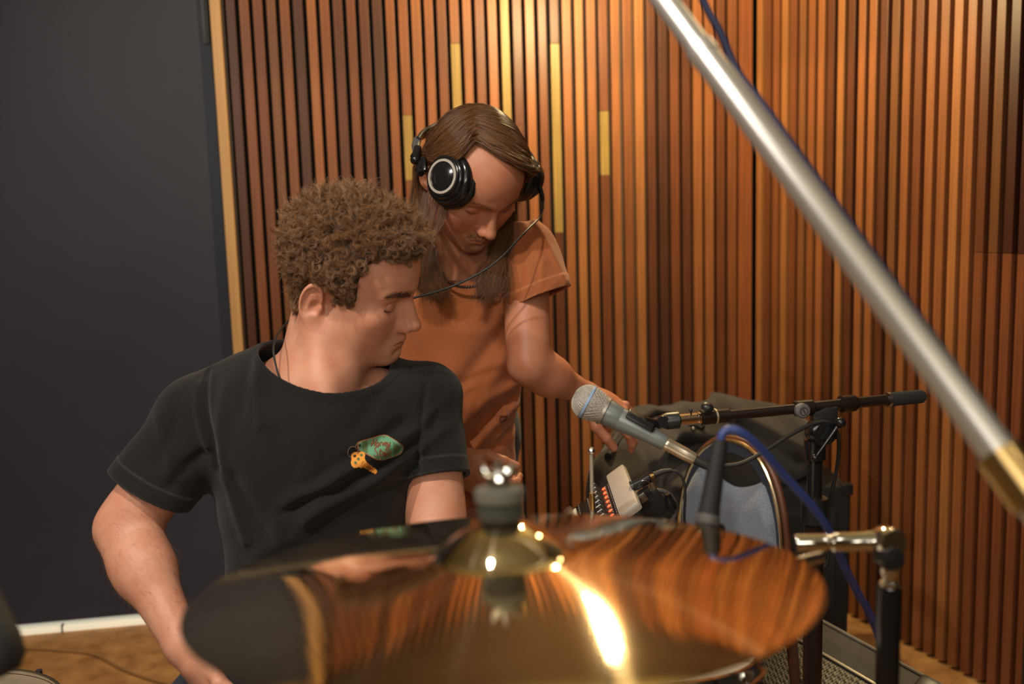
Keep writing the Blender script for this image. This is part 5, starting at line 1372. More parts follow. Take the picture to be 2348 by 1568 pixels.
def curls(idx, roots, nrm, L, per, K=11, seed=3, turns=1.5, wid=0.0055, frizz=0.0012, spread=0.0030, gnd=None):
    r = np.random.RandomState(seed); n = len(roots)
    t1 = np.cross(nrm, r.normal(size=(n, 3))); t1 /= np.linalg.norm(t1, axis=1)[:, None]; t2 = np.cross(nrm, t1)
    ph = r.uniform(0, 6.28, n); tw = r.uniform(0.7, 1.5, n) * turns * r.choice([-1, 1], n); wd = wid * r.uniform(0.6, 1.3, n)
    lean = r.normal(size=(n, 3)) * 0.35; out = []
    ts = np.linspace(0, 1, K)
    for s in range(per):
        o1 = r.normal(size=(n, 3)) * spread; o2 = r.normal(size=(n, 3)) * spread * 0.9; ln = r.uniform(0.85, 1.12, n); dp = r.normal(size=n) * 0.35
        P_ = []
        for t in ts:
            a = ph + dp + tw * 6.28 * t; g = t * ln
            c = roots + nrm * (L * g)[:, None] + lean * (L * g * g * 0.6)[:, None]
            k = (wd * np.minimum(1, t * 2.2) * np.clip(L / 0.02, 0.35, 1))[:, None]
            c = c + t1 * np.cos(a)[:, None] * k + t2 * np.sin(a)[:, None] * k + o1 * (1 - t) + o2 * t + r.normal(size=(n, 3)) * frizz * t
            P_.append(c)
        out.append(np.stack(P_, 1))
    return np.concatenate(out)
NCL = 2600; sel = rs.choice(len(idx), NCL, replace=True)
rt = Va[idx][sel] + rs.normal(size=(NCL, 3)) * 0.0012
hr = curls(None, rt, na[sel], La[idx][sel], 13, spread=0.0016, frizz=0.0006, wid=0.0062, turns=1.3)
hair_curves('hair_strands', hr, M_HAIRA, hairA, 0.00027, 0.00012)
# eyebrow, lashes, arm hair
def local_strands(pts, dirs, L, seed, bend=(0, 0, -0.3), Of=None, Mm=None):
    return None
def surf_strands(f, V, N_, direction, L, K=5, lift=0.35, jit=0.25, seed=1):
    r = np.random.RandomState(seed); n = len(V)
    d = direction - (direction * N_).sum(1)[:, None] * N_; d /= np.linalg.norm(d, axis=1)[:, None] + 1e-9
    d = d + r.normal(size=(n, 3)) * jit; out = []
    for t in np.linspace(0, 1, K): out.append(V - N_ * 0.0004 + d * (L * t)[:, None] + N_ * (L * (lift * t - lift * 0.6 * t * t))[:, None])
    return np.stack(out, 1)
def brow_hair(V, q, M, f, seed, name, m, parent, dens=420):
    r = np.random.RandomState(seed); sets = []
    for s in (-1, 1):
        x = q[:, 0] * s
        bz = 0.0315 + 0.010 * np.sin(np.clip((x - 0.010) / 0.045, 0, 1) * 2.4) * 0.55
        m_ = (x > 0.009) & (x < 0.052) & (np.abs(q[:, 2] - bz) < 0.0042 - 0.05 * np.clip(x - 0.03, 0, 1)) & (q[:, 1] > 0.05)
        ii = np.where(m_)[0]
        if not len(ii): continue
        ii = r.choice(ii, dens, replace=True); v = V[ii] + r.normal(size=(len(ii), 3)) * 0.0012; v = project(f, v.astype(f4), 0.001, 0.002)
        n = gradf(f, v, 0.0015); n /= np.linalg.norm(n, axis=1)[:, None]
        dr = np.tile(M @ np.array([s * 1.0, -0.2, 0.25]), (len(ii), 1))
        sets.append(surf_strands(f, v, n, dr, r.uniform(0.006, 0.010, len(ii)), seed=seed, lift=0.2))
    hair_curves(name, np.concatenate(sets), m, parent, 0.00012, 0.00006, label='eyebrows')
brow_hair(Va, qa, AM, body_a, 5, 'eyebrow_hair', hair_mat('brow_brown', (0.05, 0.022, 0.011), (0.15, 0.07, 0.035)), pa, 650)
armsel = np.where((((Va - a_elR) ** 2).sum(1) < 0.14 ** 2) | (((Va - a_wrR) ** 2).sum(1) < 0.15 ** 2))[0]
armsel = armsel[(sleeveR0(Va[armsel]) > -1)]
ax_ = (a_wrR - a_elR); tt = (Va[armsel] - a_elR) @ ax_ / (ax_ @ ax_); armsel = armsel[(tt > -0.05) & (tt < 1.0)]
rr2 = np.random.RandomState(8); armsel = rr2.choice(armsel, 2600)
v = Va[armsel] + rr2.normal(size=(len(armsel), 3)) * 0.001; v = project(body_a, v.astype(f4), 0.002, 0.003); n = gradf(body_a, v, 0.002); n /= np.linalg.norm(n, axis=1)[:, None]
hair_curves('arm_hair', surf_strands(body_a, v, n, np.tile(ax_ / np.linalg.norm(ax_) + S(0.5, 0, 0), (len(v), 1)), rr2.uniform(0.006, 0.013, len(v)), K=5, lift=0.25, jit=0.4, seed=4), hair_mat('arm_hair_brown', (0.10, 0.045, 0.02), (0.2, 0.1, 0.05)), pa, 0.00006, 0.00003)
# ================================================================ person B: standing, rust T-shirt, long hair, headphones
BO = P(1081, 416, 1.85); BM = ortho(S(0.3953, -0.8052, 0.442), S(0.3404, 0.5753, 0.7437))
BMf, BOf = BM.astype(f4), BO.astype(f4)
def toB(p): return (p - BOf) @ BMf
def B_l(x, y, z): return BO + BM @ np.array([x, y, z])
b_shL, b_shR = P(1204, 585, 1.95), P(905, 560, 2.06)
b_elL, b_wrL = P(1212, 838, 1.87), P(1345, 903, 2.00)
b_elR, b_wrR = P(900, 850, 1.99), P(1040, 1052, 1.90)
b_c7 = P(1055, 560, 2.03); b_pel = P(1010, 1130, 2.16)
HB_L = (b_wrL, S(0.80, -0.50, -0.05), S(-0.35, -0.60, 0.7), S(0.45, 0.75, 0.3))
def body_b(p):
    dh = np.sqrt(((p - BOf) ** 2).sum(1)); m = dh < 0.20
    hd = (dh - 0.155).astype(f4)
    if m.any(): hd[m] = face_sdf(toB(p[m]), 'b')
    nk = cap(p, B_l(0, -0.035, -0.045), P(1060, 600, 1.995), 0.053, 0.064)
    d = smin(hd, nk, 0.025)
    d = smin(d, cap(p, P(1060, 600, 2.02), b_shL, 0.046, 0.042), 0.03); d = smin(d, cap(p, P(1040, 590, 2.04), b_shR, 0.046, 0.042), 0.03)
    d = smin(d, cap(p, P(1050, 740, 2.05), b_pel, 0.115, 0.11), 0.06)
    d = smin(d, arm_sdf(p, b_shL, b_elL, b_wrL, 0.88), 0.03); d = smin(d, arm_sdf(p, b_shR, b_elR, b_wrR, 1.0), 0.03)
    for wr, args, cu in ((b_wrL, HB_L, 0.72), (b_wrR, (b_wrR, S(0.75, -0.60, 0.1), S(0.5, 0.6, 0.5), S(0.2, 0.8, 0.6)), 1.15)):
        dw = np.sqrt(((p - wr.astype(f4)) ** 2).sum(1)); m = dw < 0.24; hn = (dw - 0.20).astype(f4)
        if m.any(): hn[m] = hand_sdf(p[m], *args, curl=cu)
        d = smin(d, hn, 0.012)
    return d.astype(f4)
M_SKINB = skin_mat('skin_b', (0.54, 0.235, 0.135), (0.40, 0.095, 0.05))
M_TEEB = cloth_mat('rust_cotton', (0.30, 0.085, 0.026), (0.40, 0.125, 0.042), edge=(0.62, 0.24, 0.10))
pb_ = thing('person', 'person leaning over in a rust orange t-shirt, long brown hair under black headphones', 'person', (b_pel[0], b_pel[1], 0))
lo_ = np.minimum.reduce([BO, b_elR, b_wrR, b_pel, b_shR]) - 0.2; hi_ = np.maximum.reduce([BO, b_shL, b_elL, b_wrL, b_shR, b_pel]) + 0.22
Vb, Qb = polygonize(body_b, lo_, hi_, 0.0019)
qb = toB(Vb)
np_part('body', Vb, Qb, M_SKINB, pb_, head_tone(qb, 0.35) * (((Vb - BOf) ** 2).sum(1) < 0.03)[:, None])
# ---- T-shirt
hsoL = P(1237, 682, 1.91); hsnL = S(0.36, -0.93, 0.05); hsnL /= np.linalg.norm(hsnL)
hsoR = b_shR + (b_elR - b_shR) * 0.55; hsnR = (b_elR - b_shR) / np.linalg.norm(b_elR - b_shR)
bn0 = P(1068, 600, 1.93); bnd = S(0.05, 0.80, 0.60); bnd /= np.linalg.norm(bnd)
BHEM = P(1000, 1175, 2.0)[2]
def neckB(p):
    q = p - bn0.astype(f4); t = q @ bnd.astype(f4); r = np.sqrt(np.maximum((q ** 2).sum(1) - t * t, 0))
    return np.minimum(0.068 + 0.55 * np.clip(t, 0, .3) - r, t + 0.025).astype(f4)
def shirtB0(p):
    q = p.copy(); yc = 2.02; q[:, 1] = yc + (p[:, 1] - yc) * 1.2
    def W(v): v = np.array(v, float).copy(); v[1] = yc + (v[1] - yc) * 1.2; return v
    d = cap(q, W(P(1050, 725, 2.02)), W(P(1035, 850, 2.05)), 0.142, 0.132)
    d = smin(d, cap(q, W(P(1035, 850, 2.05)), W(P(1010, 1200, 2.16)), 0.132, 0.158), 0.06)
    t = cap(p, P(1052, 608, 2.04), b_shL, 0.068, 0.060); t = smin(t, cap(p, P(1035, 602, 2.05), b_shR, 0.068, 0.060), 0.03)
    return smin(d, t, 0.06)
def slvBL(p): return cap(p, b_shL, b_shL + (hsoL - b_shL) * 1.7, 0.062, 0.066)
def slvBR(p): return cap(p, b_shR, b_elR, 0.062, 0.068)
def pxb(l, d=1.9): return [P(x, y, d) for x, y in l]
F_B = [(pxb(l), a, w_) for l, a, w_ in [
    ([(1168, 742), (1120, 800), (1060, 880), (1000, 960)], -0.004, 0.016), ([(1175, 800), (1140, 870), (1080, 950)], 0.004, 0.016),
    ([(1175, 905), (1120, 925), (1050, 990), (1000, 1010)], 0.006, 0.013), ([(1172, 935), (1130, 960), (1060, 1040)], -0.006, 0.011), ([(1178, 960), (1130, 1000), (1080, 1060)], 0.007, 0.012),
    ([(1150, 970), (1160, 1010), (1130, 1050)], 0.005, 0.010), ([(1180, 1020), (1120, 1060), (1070, 1085)], -0.006, 0.010), ([(1150, 940), (1165, 985)], 0.004, 0.007),
    ([(1225, 500), (1262, 570), (1298, 640)], 0.0032, 0.008), ([(1200, 560), (1215, 640), (1190, 690)], -0.005, 0.013), ([(1170, 560), (1150, 650), (1120, 740)], -0.004, 0.012),
    ([(1180, 500), (1160, 580), (1165, 700)], 0.002, 0.010), ([(1240, 600), (1232, 650), (1205, 700)], 0.003, 0.010)]]
def _wrB(p): return (0.0042 * snoise(p, 30, 11) + 0.0018 * snoise(p, 70, 12)).astype(f4)
def shirtB(p):
    t = shirtB0(p); wr = _wrB(p); n = neckB(p)
    a, b = plane(p, hsoL, hsnL), plane(p, hsoR, hsnR)
    s1 = slvBL(p) + wr - 0.0014 * ((a > -0.024) & (a < 0)); s2 = slvBR(p) + wr
    t = t + wr - 0.002 * ((n > -0.015) & (n < 0.004))
    t, s1 = folds(p, t, F_B, 2.02), folds(p, s1, F_B, 2.02)
    d = smin(smin(shell(t), smax(shell(s1), a, 0.001), 0.022), smax(shell(s2), b, 0.001), 0.022)
    return smax(smax(d, n, 0.0015), BHEM - p[:, 2], 0.001).astype(f4)
def toneB(V):
    a = plane(V, hsoL, hsnL); r = (np.exp(-((a + 0.0245) / 0.0013) ** 2) + np.exp(-((a + 0.001) / 0.0018) ** 2)) * (slvBL(V) < 0.02)
    return np.stack([np.clip(r * 0.5, 0, 1)] + [np.zeros(len(V))] * 2, 1)
teeb, Vtb, Qtb = cloth('t_shirt', shirtB, P(780, 1230, 1.8) - 0.1, P(1330, 430, 2.3) + 0.1, 0.0031, M_TEEB, pb_, tone=toneB)
teeb['label'] = 'rust orange short-sleeved t-shirt'
# ---- jeans and shoes (hidden behind the seated man and the kit)
bh = np.array([b_pel[0], b_pel[1] + 0.05, max(0.80, b_pel[2])])
bkR, bkL = np.array([bh[0] - 0.12, bh[1] - 0.10, 0.45]), np.array([bh[0] + 0.12, bh[1] - 0.06, 0.45]); baR, baL = bkR + [0, 0.10, -0.35], bkL + [0.02, 0.10, -0.35]
def pantsB(p):
    d = cap(p, bh + [-0.07, 0, 0], bh + [0.07, 0, 0], 0.112); d = smin(d, cap(p, b_pel + [0, 0, 0.07], bh, 0.118), 0.03)
    for k_, a_, s in ((bkR, baR, -1), (bkL, baL, 1)):
        d = smin(d, cap(p, bh + [s * 0.085, 0, -0.04], k_, 0.086, 0.062), 0.02); d = smin(d, cap(p, k_, a_, 0.062, 0.052), 0.02)
    return (d + 0.002 * snoise(p, 45, 5)).astype(f4)
V, Q = polygonize(pantsB, bh - [0.4, 0.35, bh[2]], bh + [0.4, 0.35, 0.2], 0.006); np_part('jeans', V, Q, M_JEANS, pb_)
for an, dr in ((baR, (-0.2, -1, 0)), (baL, (0.2, -1, 0))):
    V, Q = polygonize(lambda p: shoe(p, an, dr), an - 0.25, an + np.array([.25, .25, .2]), 0.006); np_part('shoe', V, Q, M_SHOE, pb_)
# ---- bead necklace
bc_ = bn0 + bnd * 0.004; Fm = frame(bnd); nk = MB()
for k in range(70):
    a = k / 70 * 2 * math.pi; d_ = math.cos(a) * Fm[:, 0] + math.sin(a) * Fm[:, 1]
    q = bc_ + d_ * 0.060 + S(0, -1, 0) * 0.020 * max(0, d_.dot(S(0, -0.6, 0.8)))
    nk.sphere(q, 0.0033, 8)
part('bead_necklace', nk, mat('dark_beads', (0.03, 0.012, 0.010), 0.4), pb_, label='necklace of small dark beads', kind='stuff')

# ---- long hair
M_HAIRB = hair_mat('long_brown_hair', (0.050, 0.022, 0.010), (0.25, 0.118, 0.050), 0.30, 0.38)
M_HAIRBD = mat('hair_base_dark', (0.028, 0.014, 0.009), 0.8)
def skullB(q):
    b = ell(q, (0, -0.008, 0.050), (0.075, 0.097, 0.080)); return smin(b, ell(q, (0, 0.040, 0.052), (0.060, 0.056, 0.058)), 0.03)
def hairB_region(q):
    x, y, z = q[:, 0], q[:, 1], q[:, 2]
    yl = np.interp(x, [-0.078, -0.06, -0.04, -0.02, 0.0, 0.022, 0.034, 0.050, 0.062, 0.078], [0.034, 0.060, 0.067, 0.066, 0.056, 0.034, 0.014, 0.012, 0.018, 0.012])
    side = z - (-0.045 + np.clip(y + 0.045, 0, 1) * 2.2)
    return np.where(z > 0.062, yl - y, np.minimum(side, np.where(x > 0, -0.010 - y, 0.030 - y))).astype(f4)
def capB(p):
    out = np.full(len(p), 9., f4); dh = np.sqrt(((p - BOf) ** 2).sum(1)); m = dh < 0.21; out[~m] = dh[~m] - 0.19
    q = toB(p[m]); out[m] = np.maximum(skullB(q) - 0.0075, -hairB_region(q) * 0.8); return out.astype(f4)
V, Q = polygonize(capB, BO - 0.2, BO + 0.2, 0.0035, relax=1)
V, Q = largest(V, Q)
hairB = np_part('hair', V, Q, M_HAIRBD, pb_, label='long straight brown hair')
rb_ = np.random.RandomState(21)
def push_out(pts, off):
    sh = pts.shape; v = pts.reshape(-1, 3).astype(f4)
    for it in range(3):
        q = toB(v); near = (q ** 2).sum(1) < 0.19 ** 2
        if not near.any(): break
        w_ = v[near]; s_ = lambda p: skullB(toB(p)); d = s_(w_); o = np.broadcast_to(off, sh[:-1]).reshape(-1)[near]
        g = gradf(s_, w_, 0.002); g /= np.linalg.norm(g, axis=1)[:, None] + 1e-9
        w_ = w_ + g * np.maximum(o - d, 0)[:, None]; v[near] = w_
    return v.reshape(sh)
def lock(ctrl, n, s0, s1, K=16, wav=0.002, end=0.12):
    """n strands following control points with cross-section jitter s0 (root) to s1 (tip)"""
    g = spline(ctrl, 8); t = np.linspace(0, 1, len(g)); tt = np.linspace(0, 1, K); g = np.stack([np.interp(tt, t, g[:, k]) for k in range(3)], 1)
    o = rb_.normal(size=(n, 1, 3)); o2 = rb_.normal(size=(n, 1, 3)); ln = 1 - rb_.uniform(0, end, (n, 1))
    T = tt[None] * ln; out = np.stack([np.interp(T, tt, g[:, k]) for k in range(3)], -1)
    out = out + o * s0 * (1 - T[..., None]) + (o * 0.6 + o2 * 0.5) * s1 * T[..., None]
    ph = rb_.uniform(0, 6.28, (n, 1, 1)); return out + wav * np.sin(T[..., None] * 9 + ph + np.arange(3) * 2) * T[..., None]
def lerp(a, b, u): return [np.array(p) * (1 - u) + np.array(q) * u for p, q in zip(a, b)]
R_back = [(0.002, -0.070, 0.112), (0.028, -0.074, 0.112), (0.058, -0.070, 0.088), (0.076, -0.064, 0.050), (0.083, -0.060, 0.010), (0.080, -0.060, -0.030)]
R_front = [(0.031, 0.012, 0.121), (0.048, 0.018, 0.118), (0.067, 0.026, 0.094), (0.083, 0.002, 0.058), (0.086, -0.046, 0.020), (0.081, -0.056, -0.025)]
L_back = [(-0.002, -0.070, 0.112), (-0.028, -0.072, 0.112), (-0.056, -0.068, 0.090), (-0.074, -0.062, 0.055), (-0.083, -0.058, 0.012), (-0.083, -0.056, -0.025)]
L_front = [(0.036, 0.016, 0.120), (0.013, 0.058, 0.124), (-0.026, 0.079, 0.116), (-0.063, 0.070, 0.094), (-0.092, 0.040, 0.060), (-0.101, 0.016, 0.012)]
H = []
def jit(c, k): return [np.array(v) + rb_.normal(size=3) * k for v in c]
for k in range(760):                                     # his right side, combed back behind the ear
    u = rb_.uniform(0, 1) ** 0.85; c = lerp(R_back, R_front, u); c[1] = c[1] + np.array([0.004, 0.0, 0.010 * u]) * rb_.uniform(0.3, 1.2); c[2] = c[2] * (1 + 0.06 * rb_.uniform(0, 1))
    w_ = [B_l(*v) for v in jit(c, 0.0030)]
    tail = [P(960 + rb_.normal() * 7, 480, 1.87), P(962 + rb_.normal() * 12, 570, 1.845), P(980 + rb_.normal() * 15, 640 + rb_.uniform(-20, 20), 1.835), P(1000 + rb_.normal() * 18, 690 + rb_.uniform(-40, 10), 1.845)]
    H.append(lock(w_ + tail, 11, 0.0009, 0.0024, K=26, end=0.25))
for k in range(900):                                     # his left side, swept over from the parting
    u = rb_.uniform(0, 1) ** 0.8; c = lerp(L_back, L_front, u); vol = rb_.uniform(0.0, 1.0)
    c[1] = c[1] * (1 + 0.10 * vol * u); c[2] = c[2] * (1 + 0.11 * vol * u); c[3] = c[3] * (1 + 0.08 * vol * u)
    w_ = [B_l(*v) for v in jit(c, 0.0034)]
    if u > 0.45 and rb_.uniform() < 0.75:
        e_ = c[5] + np.array([-0.004, 0.014, -0.060]) + rb_.normal(size=3) * 0.006; H.append(lock(w_ + [B_l(*(c[5] + np.array([-0.003, 0.006, -0.024]))), B_l(*e_)], 11, 0.0009, 0.0026, K=26, end=0.35, wav=0.004)); continue
    tail = [B_l(-0.078, -0.050, -0.055), P(1166 + rb_.normal() * 7, 500, 1.945), P(1146 + rb_.normal() * 8, 570, 1.90), P(1128 + rb_.normal() * 15, 640 + rb_.uniform(-20, 20), 1.84), P(1115 + rb_.normal() * 18, 690 + rb_.uniform(-30, 15), 1.84)]
    H.append(lock(w_ + tail, 11, 0.0009, 0.0028, K=26, end=0.25))
H = np.concatenate(H)
H = push_out(H, np.linspace(0.0020, 0.006, 26)[None] + np.repeat(rb_.uniform(0, 0.011, (len(H) // 11, 1)), 11, 0) + rb_.uniform(0, 0.002, (len(H), 1)))
hair_curves('hair_strands', H, M_HAIRB, hairB, 0.00019, 0.00008)
H4 = []
for k in range(130):
    H4.append(lock([B_l(0.079, -0.056, -0.010), P(962 + rb_.normal() * 6, 480, 1.885), P(968 + rb_.normal() * 9, 570, 1.86), P(984 + rb_.normal() * 13, 640, 1.85), P(1000 + rb_.normal() * 16, 680 + rb_.normal() * 12, 1.86)], 14, 0.003, 0.004, K=16, end=0.2))
    H4.append(lock([B_l(-0.079, -0.054, -0.030), P(1160 + rb_.normal() * 6, 510, 1.95), P(1144 + rb_.normal() * 7, 575, 1.91), P(1127 + rb_.normal() * 13, 640, 1.86), P(1115 + rb_.normal() * 16, 680 + rb_.normal() * 12, 1.86)], 14, 0.003, 0.004, K=16, end=0.2))
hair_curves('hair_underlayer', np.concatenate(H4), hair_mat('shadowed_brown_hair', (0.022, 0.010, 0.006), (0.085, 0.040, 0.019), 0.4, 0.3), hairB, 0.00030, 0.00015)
H3 = []
for x, e, dd in ((1034, 0, 0), (1028, 8, .004), (1020, 22, .0), (1006, 12, .006), (1000, 30, .01), (990, 20, .01), (985, 40, .015), (975, 30, .02)):   # loose locks falling past the cheek
    c = [P(x, 440, 1.80 + dd), P(x - 8, 480, 1.795 + dd), P(x - 26 + e * .3, 520, 1.79 + dd), P(x - 58 + e, 575, 1.79 + dd), P(x - 78 + e * 1.4, 640, 1.80 + dd)]
    H3.append(lock(c, 34, 0.0022, 0.0040, K=16, wav=0.002, end=0.3))
for k in range(60):
    x = rb_.uniform(985, 1200); a0 = P(x, 262 + abs(x - 1100) * 0.45, 1.78); dr = S(rb_.normal() * 0.4 + (x - 1100) / 180, 0.9, rb_.normal() * 0.3) * rb_.uniform(0.008, 0.022)
    H3.append(np.stack([a0 + dr * t + S(0.5, -.2, 0) * 0.01 * t * t for t in np.linspace(0, 1, 16)])[None])
hair_curves('loose_strands', np.concatenate(H3), M_HAIRB, hairB, 0.00013, 0.00006)
brow_hair(Vb, qb, BM, body_b, 6, 'eyebrow_hair', M_HAIRB, pb_, 220)
# moustache and short beard
xb, yb_, zb = np.abs(qb[:, 0]), qb[:, 1], qb[:, 2]
must = (zb < -0.041) & (zb > -0.052) & (xb < 0.028) & (yb_ > 0.085 - 0.2 * xb)
chin = (zb < -0.070) & (xb < 0.030) & (yb_ > 0.05); jaw = (zb < -0.040 - 0.3 * (yb_ - 0.02)) & (yb_ > -0.002) & (yb_ < 0.085) & (xb > 0.020) & (zb > -0.115)
bs_ = []
for msk, n_, ln in ((must, 520, 0.0065), (chin, 600, 0.006), (jaw, 1300, 0.0045)):
    ii = np.where(msk & (((Vb - BOf) ** 2).sum(1) < 0.03))[0]
    if not len(ii): continue
    ii = rb_.choice(ii, n_); v = Vb[ii] + rb_.normal(size=(n_, 3)) * 0.0012; v = project(body_b, v.astype(f4), 0.001, 0.002); nn = gradf(body_b, v, 0.0015); nn /= np.linalg.norm(nn, axis=1)[:, None]
    dr = np.sign(qb[ii, 0])[:, None] * (BM @ np.array([0.7, 0, 0]))[None] + (BM @ np.array([0, -0.1, -0.8]))[None]
    bs_.append(surf_strands(body_b, v, nn, dr, rb_.uniform(0.5, 1.1, n_) * ln, lift=0.3, jit=0.3, seed=3))
hair_curves('beard_hair', np.concatenate(bs_), hair_mat('beard_brown', (0.10, 0.04, 0.018), (0.24, 0.11, 0.05)), pb_, 0.00013, 0.00006, label='short moustache and beard')

# ================================================================ headphones
hp = thing('headphones', 'black over-ear headphones with silver ring, worn by the leaning person', 'headphones', BO)
M_PAD = mat('black_leatherette', (0.010, 0.010, 0.010), 0.42, bump=0.5, bscale=220)
M_SILV = mat('brushed_silver_ring', (0.90, 0.84, 0.76), 0.32, 0.7)
nn_ = S(-0.56, 0.03, 0.83); nn_ /= np.linalg.norm(nn_)
O1 = P(1013, 404, 1.738)
def cup(O, ax, ring=True, k=1.0):
    def lt(prof): return MB().lathe([(r * k, h * k) for r, h in prof], O, ax, 56)
    part('cup_housing', lt([(0, 0.0), (0.0205, 0.0), (0.0215, -0.0008), (0.0235, -0.0008), (0.0300, -0.0008), (0.0318, -0.0015), (0.0322, -0.004), (0.0345, -0.0048), (0.0365, -0.007), (0.0370, -0.011), (0.0405, -0.0125), (0.0430, -0.0155), (0.0438, -0.022), (0.0435, -0.026), (0.0, -0.026)]), M_BLKG, hp)
    if ring:
        part('silver_ring', lt([(0.0240, -0.0009), (0.0242, 0.0005), (0.0282, 0.0004), (0.0286, -0.0009)]), M_SILV, hp, label='silver ring on the outer face of the cup')
        Fc = frame(ax, S(0.8, 0.1, 0.6))
        em = MB().tube([O + ax * 0.0003 + 0.0150 * k * (math.cos(a) * Fc[:, 0] + math.sin(a) * Fc[:, 1]) for a in np.linspace(-1.1, 4.6, 28)], 0.0005, 6)
        part('emblem_ring', em, M_BLK, hp)
        def L_(x, y): return O + ax * 0.0003 + S(1, 0, 0.75) * 0.001 * x * 0.78 + S(0, -1, 0) * 0.001 * y
        part('emblem', MB().tube([L_(-8, -1), L_(8, 0)], 0.0006, 6).tube([L_(-7, -1), L_(6, 11), L_(8, 0)], 0.0006, 6), M_BLK, hp, label='raised line emblem inside the ring')
    part('ear_pad', lt([(0.030, -0.025), (0.044, -0.026), (0.0465, -0.0285), (0.0470, -0.033), (0.0465, -0.039), (0.0435, -0.0440), (0.038, -0.0455), (0.030, -0.044), (0.024, -0.038), (0.024, -0.026)]), M_PAD, hp)
    for i in range(3):
        part('pad_seam', lt([(0.0466 + 0.0002 * i, -0.0290 - 0.0035 * i), (0.0474, -0.0293 - 0.0035 * i), (0.0474, -0.0302 - 0.0035 * i), (0.0466, -0.0305 - 0.0035 * i)]), M_BLKG, hp)
cup(O1, nn_, True, 1.10)
O2 = P(1228, 416, 1.965); n2_ = S(0.80, -0.12, -0.55); n2_ /= np.linalg.norm(n2_)
cup(O2, n2_, False)
# yokes, sliders, headband
part('yoke', MB().tube([P(968, 372, 1.80), P(960, 392, 1.795), P(966, 398, 1.785)], [0.007, 0.0085, 0.006], 10).box(P(973, 378, 1.787), (0.010, 0.012, 0.030), np.stack([S(0.9, 0.3, .3), S(-.3, .3, .9), S(-.1, .9, -.3)], 1), 0.002), M_BLKG, hp)
part('hinge', MB().tube([P(950, 362, 1.80), P(956, 352, 1.805), P(958, 338, 1.812)], [0.0085, 0.0085, 0.007], 12).sphere(P(952, 366, 1.80), 0.0095, 12), M_BLKG, hp)
part('slider', MB().tube([P(957, 352, 1.81), P(953, 335, 1.82), P(957, 320, 1.832)], 0.0078, 12), mat('slider_grey', (0.09, 0.09, 0.09), 0.35), hp)
hb = spline([P(955, 326, 1.828), P(966, 311, 1.845), P(985, 300, 1.865), P(1015, 285, 1.90), P(1060, 280, 1.93), P(1115, 292, 1.965), P(1165, 318, 1.99), P(1200, 348, 2.0), P(1222, 380, 1.995), P(1236, 410, 1.985)], 5)
Vb_, Fb_ = [], []
Tn = np.gradient(hb, axis=0); Tn /= np.linalg.norm(Tn, axis=1)[:, None]
cenb = B_l(0, -0.02, 0.02)
for i, c in enumerate(hb):
    o_ = c - cenb; o_ -= o_.dot(Tn[i]) * Tn[i]; o_ /= np.linalg.norm(o_); w_ = np.cross(Tn[i], o_)
    for a in np.linspace(0, 2 * np.pi, 12, endpoint=False):
        Vb_.append(c + w_ * 0.0135 * math.copysign(abs(math.cos(a)) ** 0.6, math.cos(a)) + o_ * 0.0042 * math.copysign(abs(math.sin(a)) ** 0.7, math.sin(a)))
for i in range(len(hb) - 1):
    for k in range(12): Fb_.append((i * 12 + k, i * 12 + (k + 1) % 12, (i + 1) * 12 + (k + 1) % 12, (i + 1) * 12 + k))
Fb_ += [tuple(range(12))[::-1], tuple((len(hb) - 1) * 12 + k for k in range(12))]
part('headband', MB().add(Vb_, Fb_), mat('headband_satin', (0.035, 0.034, 0.032), 0.28), hp)
part('cable_plug', MB().tube([P(1238, 430, 1.90), P(1243, 448, 1.895), P(1245, 462, 1.89)], [0.0050, 0.0046, 0.0034], 12), M_BLKG, hp)
hc_ = spline([P(1245, 460, 1.89), P(1245, 478, 1.88), P(1236, 500, 1.86), P(1213, 523, 1.80), P(1190, 547, 1.77), P(1160, 580, 1.745), P(1125, 610, 1.74), P(1085, 634, 1.74), P(1040, 655, 1.74), P(990, 672, 1.735), P(945, 684, 1.73), P(900, 702, 1.73), P(850, 760, 1.74), P(840, 900, 1.75), P(850, 1100, 1.76)], 8)
part('cord', MB().tube(hc_, 0.0021, 10), M_RUBBER, hp)

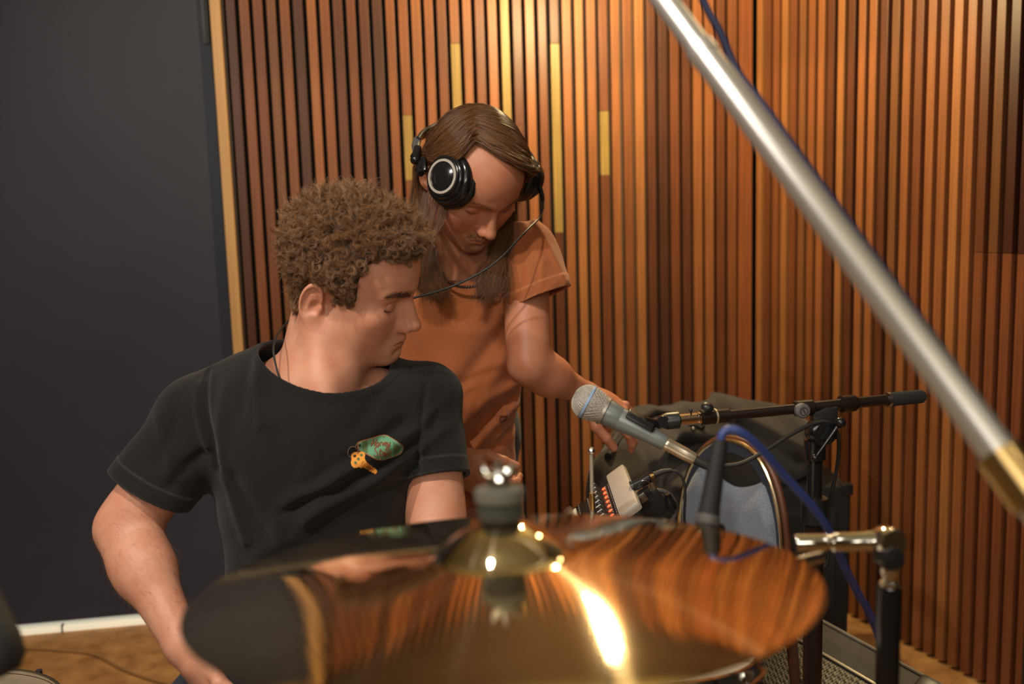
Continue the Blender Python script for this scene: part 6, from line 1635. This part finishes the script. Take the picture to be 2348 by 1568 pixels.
# ================================================================ the dark bag the hand reaches into
bz = AMP_TOP
bx_, by_ = cbx[0] + 0.03, cbx[1] + 0.03
def bag(p):
    c = P(1615, 1000, 2.60)
    d = ell(p, (bx_ - 0.01, by_, bz + 0.070), (0.29, 0.165, 0.135))
    d = smin(d, cap(p, P(1480, 985, 2.55), P(1600, 975, 2.55), 0.058, 0.066), 0.06)
    d = smin(d, cap(p, P(1640, 985, 2.55), P(1790, 1000, 2.55), 0.070, 0.058), 0.06)
    d = smin(d, cap(p, P(1412, 1082, 2.20), P(1500, 985, 2.5), 0.055, 0.06), 0.06)
    d = smin(d, cap(p, P(1422, 1130, 2.26), P(1520, 1150, 2.42), 0.08, 0.09), 0.06)
    d = smax(d, -ell(p, P(1442, 1040, 2.10), (0.060, 0.11, 0.065)), 0.03)
    acc = np.zeros(len(p), f4)
    for l, a, w_ in (([(1430, 940), (1500, 925), (1560, 950), (1640, 930)], -0.012, 0.016), ([(1480, 1000), (1560, 985), (1650, 1000), (1750, 1050)], 0.012, 0.020), ([(1500, 1060), (1600, 1020), (1700, 1040)], -0.010, 0.018),
                     ([(1680, 940), (1760, 980), (1840, 1030)], 0.012, 0.018), ([(1700, 980), (1780, 1030), (1850, 1080)], -0.012, 0.015), ([(1420, 1080), (1500, 1050), (1560, 1090)], 0.010, 0.018), ([(1560, 910), (1600, 960), (1610, 1040)], 0.008, 0.016)):
        acc += 1.7 * a * np.exp(-(seg2(p, [P(x, y, 2.45) for x, y in l]) / w_) ** 2)
    d = d - acc + 0.006 * snoise(p, 18, 31) + 0.003 * snoise(p, 45, 32)
    box = (np.abs(p[:, 0] - bx_ + 0.02) < 0.33) & (p[:, 1] > by_ - 0.20)
    return np.maximum(d, (bz + 0.001) - p[:, 2]).astype(f4) if False else np.where(box & (p[:, 2] < bz + 0.03), np.maximum(d, bz + 0.001 - p[:, 2]), np.maximum(d, 0.42 - p[:, 2])).astype(f4)
V, Q = polygonize(bag, (bx_ - 0.50, by_ - 0.58, 0.40), (bx_ + 0.42, by_ + 0.24, 0.95), 0.006, relax=1)
bt_ = thing('carry_bag', 'slouching dark grey cloth bag behind the microphone, a hand reaching in', 'bag', (bx_, by_, bz))
bagm = np_part('bag_body', V, Q, cloth_mat('dark_nylon', (0.030, 0.025, 0.020), (0.048, 0.041, 0.033)), bt_)
BAG = BVHTree.FromPolygons([tuple(v) for v in V.tolist()], Q.tolist())
part('strap', MB().tube([onshirt(x, y, 0.006, BAG) for x, y in ((1392, 1050), (1440, 985), (1500, 950), (1560, 960), (1610, 985))], 0.009, 8), M_BLKM, bt_)
part('snap_button', MB().sphere(onshirt(1590, 985, 0.003, BAG), 0.006, 10), M_STEEL, bt_)
